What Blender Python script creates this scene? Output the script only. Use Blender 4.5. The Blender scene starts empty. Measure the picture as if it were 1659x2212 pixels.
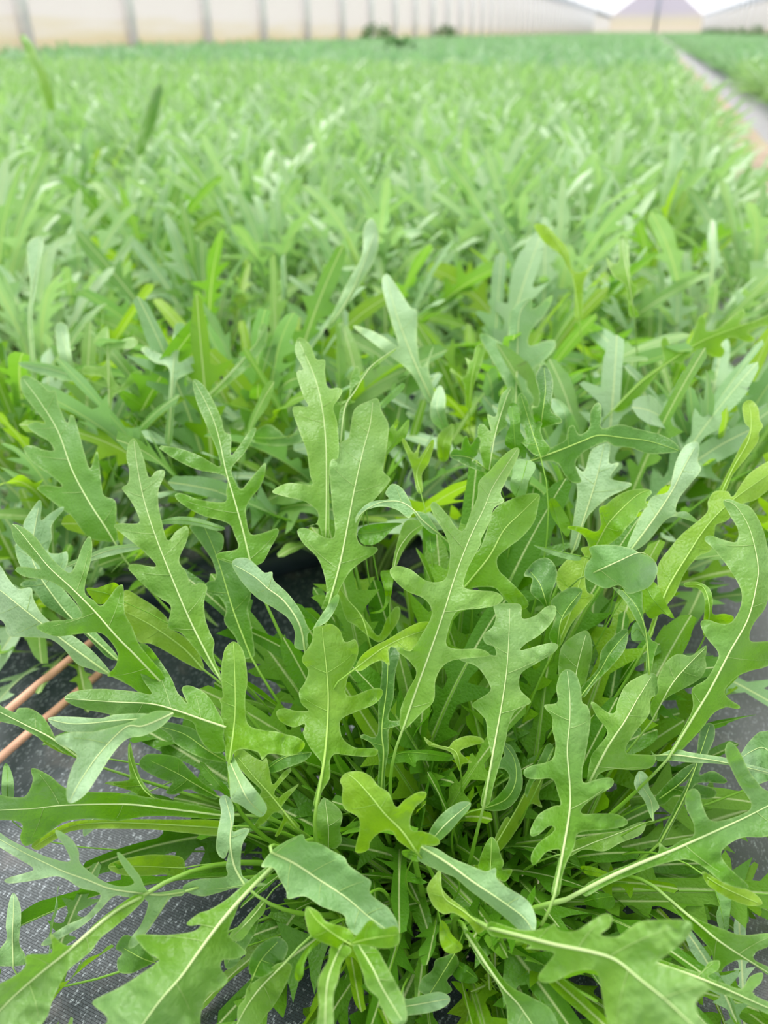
import bpy, math, random
import numpy as np
from mathutils import Vector, noise, Matrix
from mathutils.geometry import delaunay_2d_cdt

C = bpy.context.scene
COL = C.collection
# ------------------------------------------------------------------ camera
H = .40; F = 1662.0; CX, CY = 829.5, 1106.0
PIT = math.radians(32.0); YAW = math.radians(16.6)
CAM = np.array([0, 0, H])
FW = np.array([-math.sin(YAW)*math.cos(PIT), math.cos(YAW)*math.cos(PIT), -math.sin(PIT)])
RT = np.array([math.cos(YAW), math.sin(YAW), 0.0]); UP = np.cross(RT, FW)
cd = bpy.data.cameras.new('camera'); co = bpy.data.objects.new('camera', cd); COL.objects.link(co)
co.location = CAM; co.rotation_euler = (math.pi/2-PIT, 0, YAW)
cd.sensor_fit = 'VERTICAL'; cd.sensor_height = 34.6; cd.lens = 34.6*F/2212
cd.clip_start = .02; cd.clip_end = 400
cd.dof.use_dof = True; cd.dof.focus_distance = .362; cd.dof.aperture_fstop = cd.lens/3.9
C.camera = co

def at(x, y, d):                     # frame point at a depth -> place in the world
    x = np.asarray(x, float); y = np.asarray(y, float); d = np.asarray(d, float)
    return CAM + d[..., None]*(FW + RT*((x-CX)/F)[..., None] + UP*((CY-y)/F)[..., None])
def proj(P):
    v = np.asarray(P)-CAM; d = v@FW; d = np.where(np.abs(d) < 1e-6, 1e-6, d)
    return CX+F*(v@RT)/d, CY-F*(v@UP)/d, d
def ground_depth(x, y, z):
    r = FW[2] + UP[2]*(CY-np.asarray(y))/F + 0*np.asarray(x)
    return np.where(r < -1e-4, (z-H)/np.minimum(r, -1e-4), 1e3)
SHY = [0, 600, 700, 1000, 1300, 1600, 1900, 2250, 2500]; SHD = [.6, .48, .455, .41, .375, .35, .325, .272, .25]
def shell(y): return np.interp(y, SHY, SHD)

# ------------------------------------------------------------------ helpers
def tag(o, label=None, cat=None, group=None, kind=None):
    if label: o['label'] = label
    if cat: o['category'] = cat
    if group: o['group'] = group
    if kind: o['kind'] = kind
    return o
def empty(name, loc=(0, 0, 0)):
    o = bpy.data.objects.new(name, None); o.empty_display_size = .02; COL.objects.link(o); o.location = loc; return o
def mesh_obj(name, V, Fc, mats, parent=None, smooth=True, attrs=None, fmat=None):
    me = bpy.data.meshes.new(name)
    V = np.asarray(V, float)
    if parent is not None: V = V - np.array(parent.matrix_basis.translation)
    me.from_pydata(V.tolist(), [], [list(map(int, f)) for f in Fc])
    for m in (mats if isinstance(mats, (list, tuple)) else [mats]): me.materials.append(m)
    if smooth: me.polygons.foreach_set('use_smooth', [True]*len(me.polygons))
    if fmat is not None: me.polygons.foreach_set('material_index', list(map(int, fmat)))
    for k, v in (attrs or {}).items():
        a = me.attributes.new(k, 'FLOAT', 'POINT'); a.data.foreach_set('value', np.asarray(v, np.float32))
    me.update()
    o = bpy.data.objects.new(name, me); COL.objects.link(o)
    if parent is not None: o.parent = parent
    return o
class MB:
    def __init__(s): s.V = []; s.F = []; s.A = []; s.n = 0
    def add(s, V, Fc, A=None):
        V = np.asarray(V, float); s.V.append(V); s.F += [tuple(i+s.n for i in f) for f in Fc]
        s.A.append(np.zeros(len(V)) if A is None else np.asarray(A, float)); s.n += len(V)
    def box(s, a, b):
        x0, y0, z0 = a; x1, y1, z1 = b
        s.add([(x0,y0,z0),(x1,y0,z0),(x1,y1,z0),(x0,y1,z0),(x0,y0,z1),(x1,y0,z1),(x1,y1,z1),(x0,y1,z1)],
              [(0,3,2,1),(4,5,6,7),(0,1,5,4),(1,2,6,5),(2,3,7,6),(3,0,4,7)])
    def build(s, name, mats, parent=None, smooth=False, attr=None):
        V = np.concatenate(s.V)
        return mesh_obj(name, V, s.F, mats, parent, smooth, {attr: np.concatenate(s.A)} if attr else None)
def tube(P, R, n=6, flat=1.0, side=None):
    P = np.asarray(P, float); m = len(P); R = np.broadcast_to(R, (m,))
    T = np.gradient(P, axis=0); T /= np.linalg.norm(T, axis=1)[:, None]+1e-12
    V = []
    ref = np.array([.3, .2, .93]) if side is None else side
    for i in range(m):
        a = np.cross(T[i], ref)
        if np.linalg.norm(a) < 1e-3: a = np.cross(T[i], [1, 0, 0])
        a /= np.linalg.norm(a); b = np.cross(T[i], a)
        for k in range(n):
            q = 2*math.pi*k/n; V.append(P[i]+R[i]*(a*math.cos(q)+b*math.sin(q)*flat))
    Fc = [(i*n+k, i*n+(k+1) % n, (i+1)*n+(k+1) % n, (i+1)*n+k) for i in range(m-1) for k in range(n)]
    Fc.append(tuple(range(n))[::-1]); Fc.append(tuple((m-1)*n+k for k in range(n)))
    return np.array(V), Fc
def catmull(P, step, closed=False):
    P = np.asarray(P, float); n = len(P); out = []
    rng = n if closed else n-1
    for i in range(rng):
        if closed: p0, p1, p2, p3 = P[i-1], P[i], P[(i+1) % n], P[(i+2) % n]
        else: p0, p1, p2, p3 = P[max(i-1, 0)], P[i], P[i+1], P[min(i+2, n-1)]
        k = max(1, int(round(np.linalg.norm(p2-p1)/step)))
        for j in range(k):
            t = j/k
            out.append(.5*((2*p1)+(p2-p0)*t+(2*p0-5*p1+4*p2-p3)*t*t+(3*p1-p0-3*p2+p3)*t**3))
    if not closed: out.append(P[-1])
    return np.array(out)
def smoothstep(a, b, x): t = np.clip((x-a)/(b-a), 0, 1); return t*t*(3-2*t)

# ------------------------------------------------------------------ materials
def srgb(r, g, b): return tuple(((c/255)/12.92 if c/255 <= .04045 else ((c/255+.055)/1.055)**2.4) for c in (r, g, b))+(1,)
class NT:
    def __init__(s, name):
        s.m = bpy.data.materials.new(name); s.m.use_nodes = True; s.t = s.m.node_tree; s.t.nodes.clear()
        s.out = s.n('ShaderNodeOutputMaterial')
    def n(s, ty, **kw):
        nd = s.t.nodes.new(ty)
        for k, v in kw.items():
            if k.startswith('i_'): 
                key = k[2:]; key = int(key) if key.isdigit() else key.replace('_', ' ')
                nd.inputs[key].default_value = v
            else: setattr(nd, k, v)
        return nd
    def l(s, a, b): s.t.links.new(a, b)
    def mix(s, f, a, b, bt='MIX'):
        m = s.n('ShaderNodeMix', data_type='RGBA', blend_type=bt)
        for sock, v in ((m.inputs[0], f), (m.inputs[6], a), (m.inputs[7], b)):
            if hasattr(v, 'links'): s.l(v, sock)
            else: sock.default_value = v
        return m.outputs[2]
    def ramp(s, f, pts):
        r = s.n('ShaderNodeValToRGB'); e = r.color_ramp.elements
        while len(e) < len(pts): e.new(.5)
        for k, (p, c) in enumerate(pts): e[k].position = p; e[k].color = c if len(c) == 4 else tuple(c)+(1,)
        s.l(f, r.inputs[0]); return r.outputs[0]
    def math(s, op, a, b=None, c=None):
        m = s.n('ShaderNodeMath', operation=op)
        for sock, v in zip(m.inputs, (a, b, c)):
            if v is None: continue
            if hasattr(v, 'links'): s.l(v, sock)
            else: sock.default_value = v
        return m.outputs[0]

def leaf_mat(name, ca, cb, trans, tw=.38, rough=.42, spec=.38, rib=True, bump=.6, wax_sheen=.45, sheen=.03):
    t = NT(name)
    tc = t.n('ShaderNodeTexCoord'); oi = t.n('ShaderNodeObjectInfo')
    rnd = t.n('ShaderNodeAttribute', attribute_name='rnd')
    big = t.n('ShaderNodeTexNoise', i_Scale=38.0, i_Detail=3.0); t.l(tc.outputs['Object'], big.inputs['Vector'])
    f = t.math('ADD', big.outputs['Fac'], t.math('MULTIPLY', t.math('SUBTRACT', rnd.outputs['Fac'], .5), .9))
    f = t.math('ADD', f, t.math('MULTIPLY', t.math('SUBTRACT', oi.outputs['Random'], .5), .3))
    col = t.ramp(f, [(.15, ca), (.85, cb)])
    # waxy bloom and painted sky sheen towards the tip, yellower flesh and painted through-light towards the stalk
    al = t.n('ShaderNodeAttribute', attribute_name='blade')
    bl = t.n('ShaderNodeTexNoise', i_Scale=22.0, i_Detail=2.0); t.l(tc.outputs['Object'], bl.inputs['Vector'])
    wx = t.ramp(t.math('ADD', t.math('MULTIPLY', al.outputs['Fac'], .45), bl.outputs['Fac']), [(.55, (0, 0, 0)), (.95, (1, 1, 1))])
    col = t.mix(t.math('MULTIPLY', wx, wax_sheen), col, srgb(170, 204, 168))
    col = t.mix(t.math('MULTIPLY', t.math('SUBTRACT', 1.0, al.outputs['Fac']), .45), col, srgb(92, 152, 14))
    rm = t.n('ShaderNodeAttribute', attribute_name='rim')
    col = t.mix(t.math('MULTIPLY', t.math('POWER', rm.outputs['Fac'], 3.0), .4), col, srgb(196, 222, 150))
    # net of fine veins
    vo = t.n('ShaderNodeTexVoronoi', feature='DISTANCE_TO_EDGE', i_Scale=420.0); t.l(tc.outputs['Object'], vo.inputs['Vector'])
    net = t.ramp(vo.outputs['Distance'], [(0, (1, 1, 1)), (.10, (0, 0, 0))])
    pale = t.mix(1.0, col, (1.35, 1.22, 1.25, 1), 'MULTIPLY')
    m = t.n('ShaderNodeMath', operation='MULTIPLY'); t.l(net, m.inputs[0]); m.inputs[1].default_value = .28
    col = t.mix(m.outputs[0], col, pale)
    tcol = t.mix(.25, trans, col)
    if rib:
        ra = t.n('ShaderNodeAttribute', attribute_name='rib')
        col = t.mix(ra.outputs['Fac'], col, srgb(205, 222, 160)); tcol = t.mix(ra.outputs['Fac'], tcol, srgb(190, 215, 120))
    n1 = t.n('ShaderNodeTexNoise', i_Scale=520.0, i_Detail=2.0); t.l(tc.outputs['Object'], n1.inputs['Vector'])
    n2 = t.n('ShaderNodeTexNoise', i_Scale=150.0, i_Detail=2.0); t.l(tc.outputs['Object'], n2.inputs['Vector'])
    hgt = t.math('ADD', t.math('MULTIPLY', n1.outputs['Fac'], .4), t.math('ADD', n2.outputs['Fac'], t.math('MULTIPLY', vo.outputs['Distance'], .5)))
    bp = t.n('ShaderNodeBump', i_Strength=bump, i_Distance=.0012); t.l(hgt, bp.inputs['Height'])
    p = t.n('ShaderNodeBsdfPrincipled', i_Roughness=rough); p.inputs['Specular IOR Level'].default_value = spec
    p.inputs['Sheen Weight'].default_value = sheen; p.inputs['Sheen Roughness'].default_value = .5
    t.l(col, p.inputs['Base Color']); t.l(bp.outputs[0], p.inputs['Normal'])
    tr = t.n('ShaderNodeBsdfTranslucent'); t.l(tcol, tr.inputs['Color']); t.l(bp.outputs[0], tr.inputs['Normal'])
    mx = t.n('ShaderNodeMixShader', i_0=tw); t.l(p.outputs[0], mx.inputs[1]); t.l(tr.outputs[0], mx.inputs[2]); t.l(mx.outputs[0], t.out.inputs[0])
    return t.m
M = {}
M[0] = leaf_mat('rocket_leaf_green', srgb(82, 132, 18), srgb(130, 170, 68), srgb(132, 198, 8), tw=.42, wax_sheen=.26)
M[1] = leaf_mat('rocket_leaf_grey_green', srgb(110, 152, 92), srgb(160, 190, 146), srgb(130, 196, 60), tw=.30, rough=.5, sheen=.15)
M[2] = leaf_mat('rocket_leaf_young', srgb(104, 154, 10), srgb(150, 188, 40), srgb(160, 210, 4), tw=.48, wax_sheen=.12)
M[3] = leaf_mat('rocket_leaf_dark', srgb(48, 98, 10), srgb(84, 134, 34), srgb(98, 168, 4), tw=.38, wax_sheen=.14)
M['field'] = leaf_mat('rocket_leaf_field', srgb(96, 148, 60), srgb(186, 213, 166), srgb(150, 202, 84), tw=.38, bump=.1, sheen=.12, spec=.5)
M['far'] = leaf_mat('rocket_leaf_far', srgb(74, 130, 92), srgb(150, 192, 152), srgb(118, 184, 108), tw=.36, bump=0, sheen=.15)  # distance haze and grazing sky sheen put into the far leaf colour
def rib_mat(name, a, b):
    t = NT(name); at_ = t.n('ShaderNodeAttribute', attribute_name='along')
    col = t.ramp(at_.outputs['Fac'], [(0, a), (.4, a), (.62, b), (1, b)])
    p = t.n('ShaderNodeBsdfPrincipled', i_Roughness=.4); t.l(col, p.inputs['Base Color'])
    tr = t.n('ShaderNodeBsdfTranslucent'); t.l(col, tr.inputs['Color'])
    mx = t.n('ShaderNodeMixShader', i_0=.25); t.l(p.outputs[0], mx.inputs[1]); t.l(tr.outputs[0], mx.inputs[2]); t.l(mx.outputs[0], t.out.inputs[0])
    return t.m
M['rib'] = rib_mat('midrib_pale', srgb(124, 176, 52), srgb(200, 222, 156))
M['rib2'] = rib_mat('midrib_green', srgb(118, 172, 44), srgb(170, 208, 100))
def simple(name, col, rough=.6, metal=0.0, vec=None, noise_amt=0, scale=20):
    t = NT(name); p = t.n('ShaderNodeBsdfPrincipled', i_Roughness=rough, i_Metallic=metal)
    if noise_amt:
        tc = t.n('ShaderNodeTexCoord'); n = t.n('ShaderNodeTexNoise', i_Scale=scale, i_Detail=5.0); t.l(tc.outputs['Object'], n.inputs['Vector'])
        lo = tuple(c*(1-noise_amt) for c in col[:3])+(1,); hi = tuple(min(1, c*(1+noise_amt)) for c in col[:3])+(1,)
        t.l(t.ramp(n.outputs['Fac'], [(.3, lo), (.7, hi)]), p.inputs['Base Color'])
    else: p.inputs['Base Color'].default_value = col
    t.l(p.outputs[0], t.out.inputs[0]); return t.m
M['post'] = simple('galvanised_post', srgb(240, 240, 248), .5, .0, noise_amt=.1, scale=8)
M['gutter'] = simple('gutter_steel', srgb(140, 152, 168), .5, .2, noise_amt=.1, scale=2)
M['twig'] = simple('bamboo_stick', srgb(218, 166, 140), .6, 0, noise_amt=.15, scale=60)
M['pipe'] = simple('black_polythene_pipe', srgb(44, 56, 66), .38, 0, noise_amt=.2, scale=40)
M['husk'] = simple('dry_husk', srgb(226, 210, 190), .7, 0, noise_amt=.15, scale=300)
M['shrub'] = leaf_mat('weed_leaf_dark', srgb(62, 108, 74), srgb(100, 146, 104), srgb(90, 140, 70), tw=.2, rib=False)

def soil_mat():
    t = NT('dry_soil'); tc = t.n('ShaderNodeTexCoord')
    a = t.n('ShaderNodeTexNoise', i_Scale=9.0, i_Detail=8.0, i_Roughness=.7); t.l(tc.outputs['Object'], a.inputs['Vector'])
    b = t.n('ShaderNodeTexNoise', i_Scale=2.2, i_Detail=3.0); t.l(tc.outputs['Object'], b.inputs['Vector'])
    c = t.ramp(a.outputs['Fac'], [(.25, srgb(112, 94, 80)), (.5, srgb(156, 138, 120)), (.8, srgb(190, 178, 164))])
    g = t.ramp(b.outputs['Fac'], [(.52, (0, 0, 0)), (.7, (1, 1, 1))])
    c = t.mix(g, c, srgb(138, 142, 92))
    bp = t.n('ShaderNodeBump', i_Strength=.8, i_Distance=.01); t.l(a.outputs['Fac'], bp.inputs['Height'])
    p = t.n('ShaderNodeBsdfPrincipled', i_Roughness=.9); t.l(c, p.inputs['Base Color']); t.l(bp.outputs[0], p.inputs['Normal']); t.l(p.outputs[0], t.out.inputs[0])
    return t.m
def mat_weave():
    t = NT('woven_ground_cover'); tc = t.n('ShaderNodeTexCoord')
    mp = t.n('ShaderNodeMapping'); mp.inputs['Rotation'].default_value = (0, 0, .12); t.l(tc.outputs['Object'], mp.inputs['Vector'])
    br = t.n('ShaderNodeTexBrick', i_Scale=260.0, i_Mortar_Size=.035, i_Mortar_Smooth=.6); br.inputs['Brick Width'].default_value = .9; br.inputs['Row Height'].default_value = .35
    br.inputs['Color1'].default_value = (.45, .45, .45, 1); br.inputs['Color2'].default_value = (1, 1, 1, 1); br.inputs['Mortar'].default_value = (0, 0, 0, 1)
    t.l(mp.outputs[0], br.inputs['Vector'])
    mq = t.n('ShaderNodeMapping'); mq.inputs['Scale'].default_value = (1.7, .75, 1); t.l(mp.outputs[0], mq.inputs['Vector'])
    fl = t.n('ShaderNodeTexNoise', i_Scale=430.0, i_Detail=2.0); t.l(mq.outputs[0], fl.inputs['Vector'])
    d = t.n('ShaderNodeTexNoise', i_Scale=14.0, i_Detail=6.0, i_Roughness=.65); t.l(mp.outputs[0], d.inputs['Vector'])
    base = t.mix(br.outputs['Fac'], srgb(40, 54, 60), srgb(14, 24, 28))
    k = t.ramp(fl.outputs['Fac'], [(.56, (0, 0, 0)), (.70, (1, 1, 1))])
    kk = t.n('ShaderNodeMath', operation='MULTIPLY'); t.l(k, kk.inputs[0]); t.l(br.outputs['Color'], kk.inputs[1])
    c = t.mix(t.math('MULTIPLY', kk.outputs[0], .75), base, srgb(178, 188, 196))
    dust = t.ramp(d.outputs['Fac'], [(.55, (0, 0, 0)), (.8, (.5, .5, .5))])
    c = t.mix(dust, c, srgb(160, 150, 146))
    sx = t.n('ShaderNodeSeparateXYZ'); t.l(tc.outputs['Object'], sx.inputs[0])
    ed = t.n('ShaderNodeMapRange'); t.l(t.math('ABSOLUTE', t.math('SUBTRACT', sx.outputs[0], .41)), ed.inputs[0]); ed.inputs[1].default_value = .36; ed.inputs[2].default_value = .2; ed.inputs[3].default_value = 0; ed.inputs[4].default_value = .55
    c = t.mix(ed.outputs[0], c, srgb(168, 164, 168))  # stronger light along the path margin, put into the fabric colour
    bp = t.n('ShaderNodeBump', i_Strength=.6, i_Distance=.0008); t.l(br.outputs['Color'], bp.inputs['Height'])
    p = t.n('ShaderNodeBsdfPrincipled', i_Roughness=.5); t.l(c, p.inputs['Base Color']); t.l(bp.outputs[0], p.inputs['Normal']); t.l(p.outputs[0], t.out.inputs[0])
    return t.m
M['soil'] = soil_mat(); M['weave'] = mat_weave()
def film(name, tr, lo, hi, zband=None):
    """translucent polythene; tan ground seen through the side walls is put into their colour near the foot"""
    t = NT(name); tc = t.n('ShaderNodeTexCoord')
    d = t.n('ShaderNodeBsdfTranslucent'); df = t.n('ShaderNodeBsdfDiffuse')
    if zband:
        sp = t.n('ShaderNodeSeparateXYZ'); t.l(tc.outputs['Object'], sp.inputs[0])
        mp = t.n('ShaderNodeMapping'); mp.inputs['Scale'].default_value = (.6, .6, 9.0); t.l(tc.outputs['Object'], mp.inputs['Vector'])
        n = t.n('ShaderNodeTexNoise', i_Scale=1.2, i_Detail=5.0); t.l(mp.outputs[0], n.inputs['Vector'])
        f = t.math('ADD', t.math('DIVIDE', sp.outputs[2], zband), t.math('MULTIPLY', t.math('SUBTRACT', n.outputs['Fac'], .5), .7))
        c = t.ramp(f, [(.15, lo), (.45, srgb(196, 190, 162)), (.85, hi)])
        t.l(c, d.inputs[0]); t.l(c, df.inputs[0])
    else: d.inputs[0].default_value = hi; df.inputs[0].default_value = hi
    m0 = t.n('ShaderNodeMixShader', i_0=.45); t.l(d.outputs[0], m0.inputs[1]); t.l(df.outputs[0], m0.inputs[2])
    tp = t.n('ShaderNodeBsdfTransparent'); mx = t.n('ShaderNodeMixShader', i_0=tr)
    t.l(m0.outputs[0], mx.inputs[1]); t.l(tp.outputs[0], mx.inputs[2]); t.l(mx.outputs[0], t.out.inputs[0]); return t.m
M['wallfilm'] = film('side_film', .06, srgb(186, 172, 134), srgb(204, 203, 202), .7)
M['endfilm'] = film('end_film', .1, srgb(206, 196, 180), srgb(172, 168, 186), 3.6)
M['rooffilm'] = film('roof_film', .82, None, srgb(250, 252, 255))

# ------------------------------------------------------------------ light
w = bpy.data.worlds.new('sky'); C.world = w; w.use_nodes = True; nt = w.node_tree; nt.nodes.clear()
wo = nt.nodes.new('ShaderNodeOutputWorld'); bg = nt.nodes.new('ShaderNodeBackground'); bg.inputs[1].default_value = 1.0
tcw = nt.nodes.new('ShaderNodeTexCoord'); sx = nt.nodes.new('ShaderNodeSeparateXYZ'); rr = nt.nodes.new('ShaderNodeValToRGB')
nt.links.new(tcw.outputs['Generated'], sx.inputs[0]); nt.links.new(sx.outputs[2], rr.inputs[0]); nt.links.new(rr.outputs[0], bg.inputs[0]); nt.links.new(bg.outputs[0], wo.inputs[0])
rr.color_ramp.elements[0].position = 0; rr.color_ramp.elements[0].color = (.84, .84, .86, 1)
rr.color_ramp.elements[1].position = .6; rr.color_ramp.elements[1].color = (.97, .96, .94, 1)
sd = bpy.data.lights.new('sun', 'SUN'); sd.energy = 2.3; sd.angle = math.radians(28); sd.color = (1, .98, .94)
so = bpy.data.objects.new('sun', sd); COL.objects.link(so); so.location = (0, 0, 10)
so.rotation_euler = Vector((-.35, -.55, 1)).to_track_quat('Z', 'Y').to_euler()
so.rotation_euler = Vector((-.45, .45, 1)).to_track_quat('Z', 'Y').to_euler()

# ------------------------------------------------------------------ greenhouse shell
WX, YE, ZE, ZR = 7.0, 150.0, 2.45, 7.5
fl = MB(); fl.add([(-40, -6, 0), (40, -6, 0), (40, 400, 0), (-40, 400, 0)], [(0, 1, 2, 3)])
tag(fl.build('floor', M['soil']), kind='structure')
def mat_strip(name, x0, x1, label):
    rnd = random.Random(3); b = MB(); ys = np.concatenate([np.arange(-1.5, 8, .08), np.arange(8, YE, 1.5)]); xs = np.concatenate([[x0, x0+.012], np.linspace(x0+.2, x1-.2, 14), [x1-.012, x1]])
    V = []
    for y in ys:
        for i, x in enumerate(xs):
            e = (.012*noise.noise((3.3, y*3, x0)) if i in (0, len(xs)-1) else 0)
            V.append((x+e, y, .006+.002*noise.noise((x*6, y*6, 1)) + (-.007 if i in (0, len(xs)-1) else 0)))
    n = len(xs); Fc = [(j*n+i, j*n+i+1, (j+1)*n+i+1, (j+1)*n+i) for j in range(len(ys)-1) for i in range(n-1)]
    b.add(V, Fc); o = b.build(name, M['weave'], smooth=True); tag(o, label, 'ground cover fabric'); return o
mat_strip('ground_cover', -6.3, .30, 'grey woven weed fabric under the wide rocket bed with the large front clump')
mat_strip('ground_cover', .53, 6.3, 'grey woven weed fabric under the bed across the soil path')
for side, sx_ in (('left', -1), ('right', 1)):
    b = MB(); X = WX*sx_
    zs = [0, .3, .6, 1.0, 1.6, ZE]; ys = np.arange(-2, YE+.1, 2)
    V = [(X+.02*math.sin(y*1.3+z*2), y, z) for z in zs for y in ys]; n = len(ys)
    b.add(V, [(j*n+i, j*n+i+1, (j+1)*n+i+1, (j+1)*n+i) for j in range(len(zs)-1) for i in range(n-1)])
    tag(b.build('wall_'+side, M['wallfilm'], smooth=True), kind='structure')
    g = MB(); g.box((X-.12, -2, ZE-.22), (X+.12, YE, ZE+.12)); tag(g.build('trim_1' if sx_ < 0 else 'trim_2', M['gutter']), kind='structure')
b = MB(); b.add([(-WX, YE, 0), (WX, YE, 0), (WX, YE, ZE), (0, YE, ZR), (-WX, YE, ZE)], [(0, 1, 2, 3, 4)]); tag(b.build('wall_back', M['endfilm']), kind='structure')
b = MB(); xs = np.linspace(-WX, WX, 17); V = [(x, y, ZE+(ZR-ZE)*(1-(x/WX)**2)**.8) for y in (-2, YE) for x in xs]; n = len(xs)
b.add(V, [(i, i+1, n+i+1, n+i) for i in range(n-1)]); tag(b.build('ceiling', M['rooffilm'], smooth=True), kind='structure')
def post(name, x, y, top, r, label, group):
    V, Fc = tube([(x, y, -.05), (x, y, top*.5), (x, y, top)], r, 10); o = mesh_obj(name, V-np.array([x, y, 0]), Fc, M['post']); o.location = (x, y, 0)
    tag(o, label, 'post', group); return o
p0 = None; cnt = 0
def add_post(x, y, label, group):
    global p0
    if p0 is None: p0 = post('steel_post', x, y, ZE, .085, label, group); return p0
    o = p0.copy(); COL.objects.link(o); o.location = (x, y, 0); o['label'] = label; o['group'] = group; return o
sp = 2.19; yy = 8.75
named = ['thick blue-white steel post at the far left end of the film wall', 'grey steel post second along the film wall from the left frame edge',
         'grey steel post third along the film wall, over the left of the bed', 'grey steel post fourth along the film wall']
k = 0
while yy < YE-2:
    if k < 46:
        add_post(-WX+.12, yy, named[k] if k < 4 else 'slim steel post in the close row receding along the left film wall', 'steel posts along the left film wall')
    yy += sp; k += 1
yy = 42
while yy < YE-2:
    add_post(WX-.12, yy, 'slim steel post in the receding row along the right film wall', 'steel posts along the right film wall'); yy += sp*2
V, Fc = tube([(0, YE-1, 0), (0, YE-1, ZR-.05)], .2, 8); tag(mesh_obj('gable_post', V, Fc, M['gutter']), 'grey post in the middle of the far gable end', 'post')
# the wall frame: a rail along the left film, and rafters under the roof far away
raf = None
for k in range(12):
    y = 44+k*9; xs = np.linspace(-WX, WX, 15); P = [(x, y, ZE+(ZR-ZE)*(1-(x/WX)**2)**.8-.05) for x in xs]
    if raf is None:
        V, Fc = tube(P, .04, 6); raf = mesh_obj('roof_hoop', V-np.array([0, y, 0]), Fc, M['gutter']); raf.location = (0, y, 0); o = raf
    else: o = raf.copy(); COL.objects.link(o); o.location = (0, y, 0)
    tag(o, 'curved steel roof hoop spanning the tunnel under the film', 'roof hoop', 'roof hoops of the tunnel')

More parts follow.
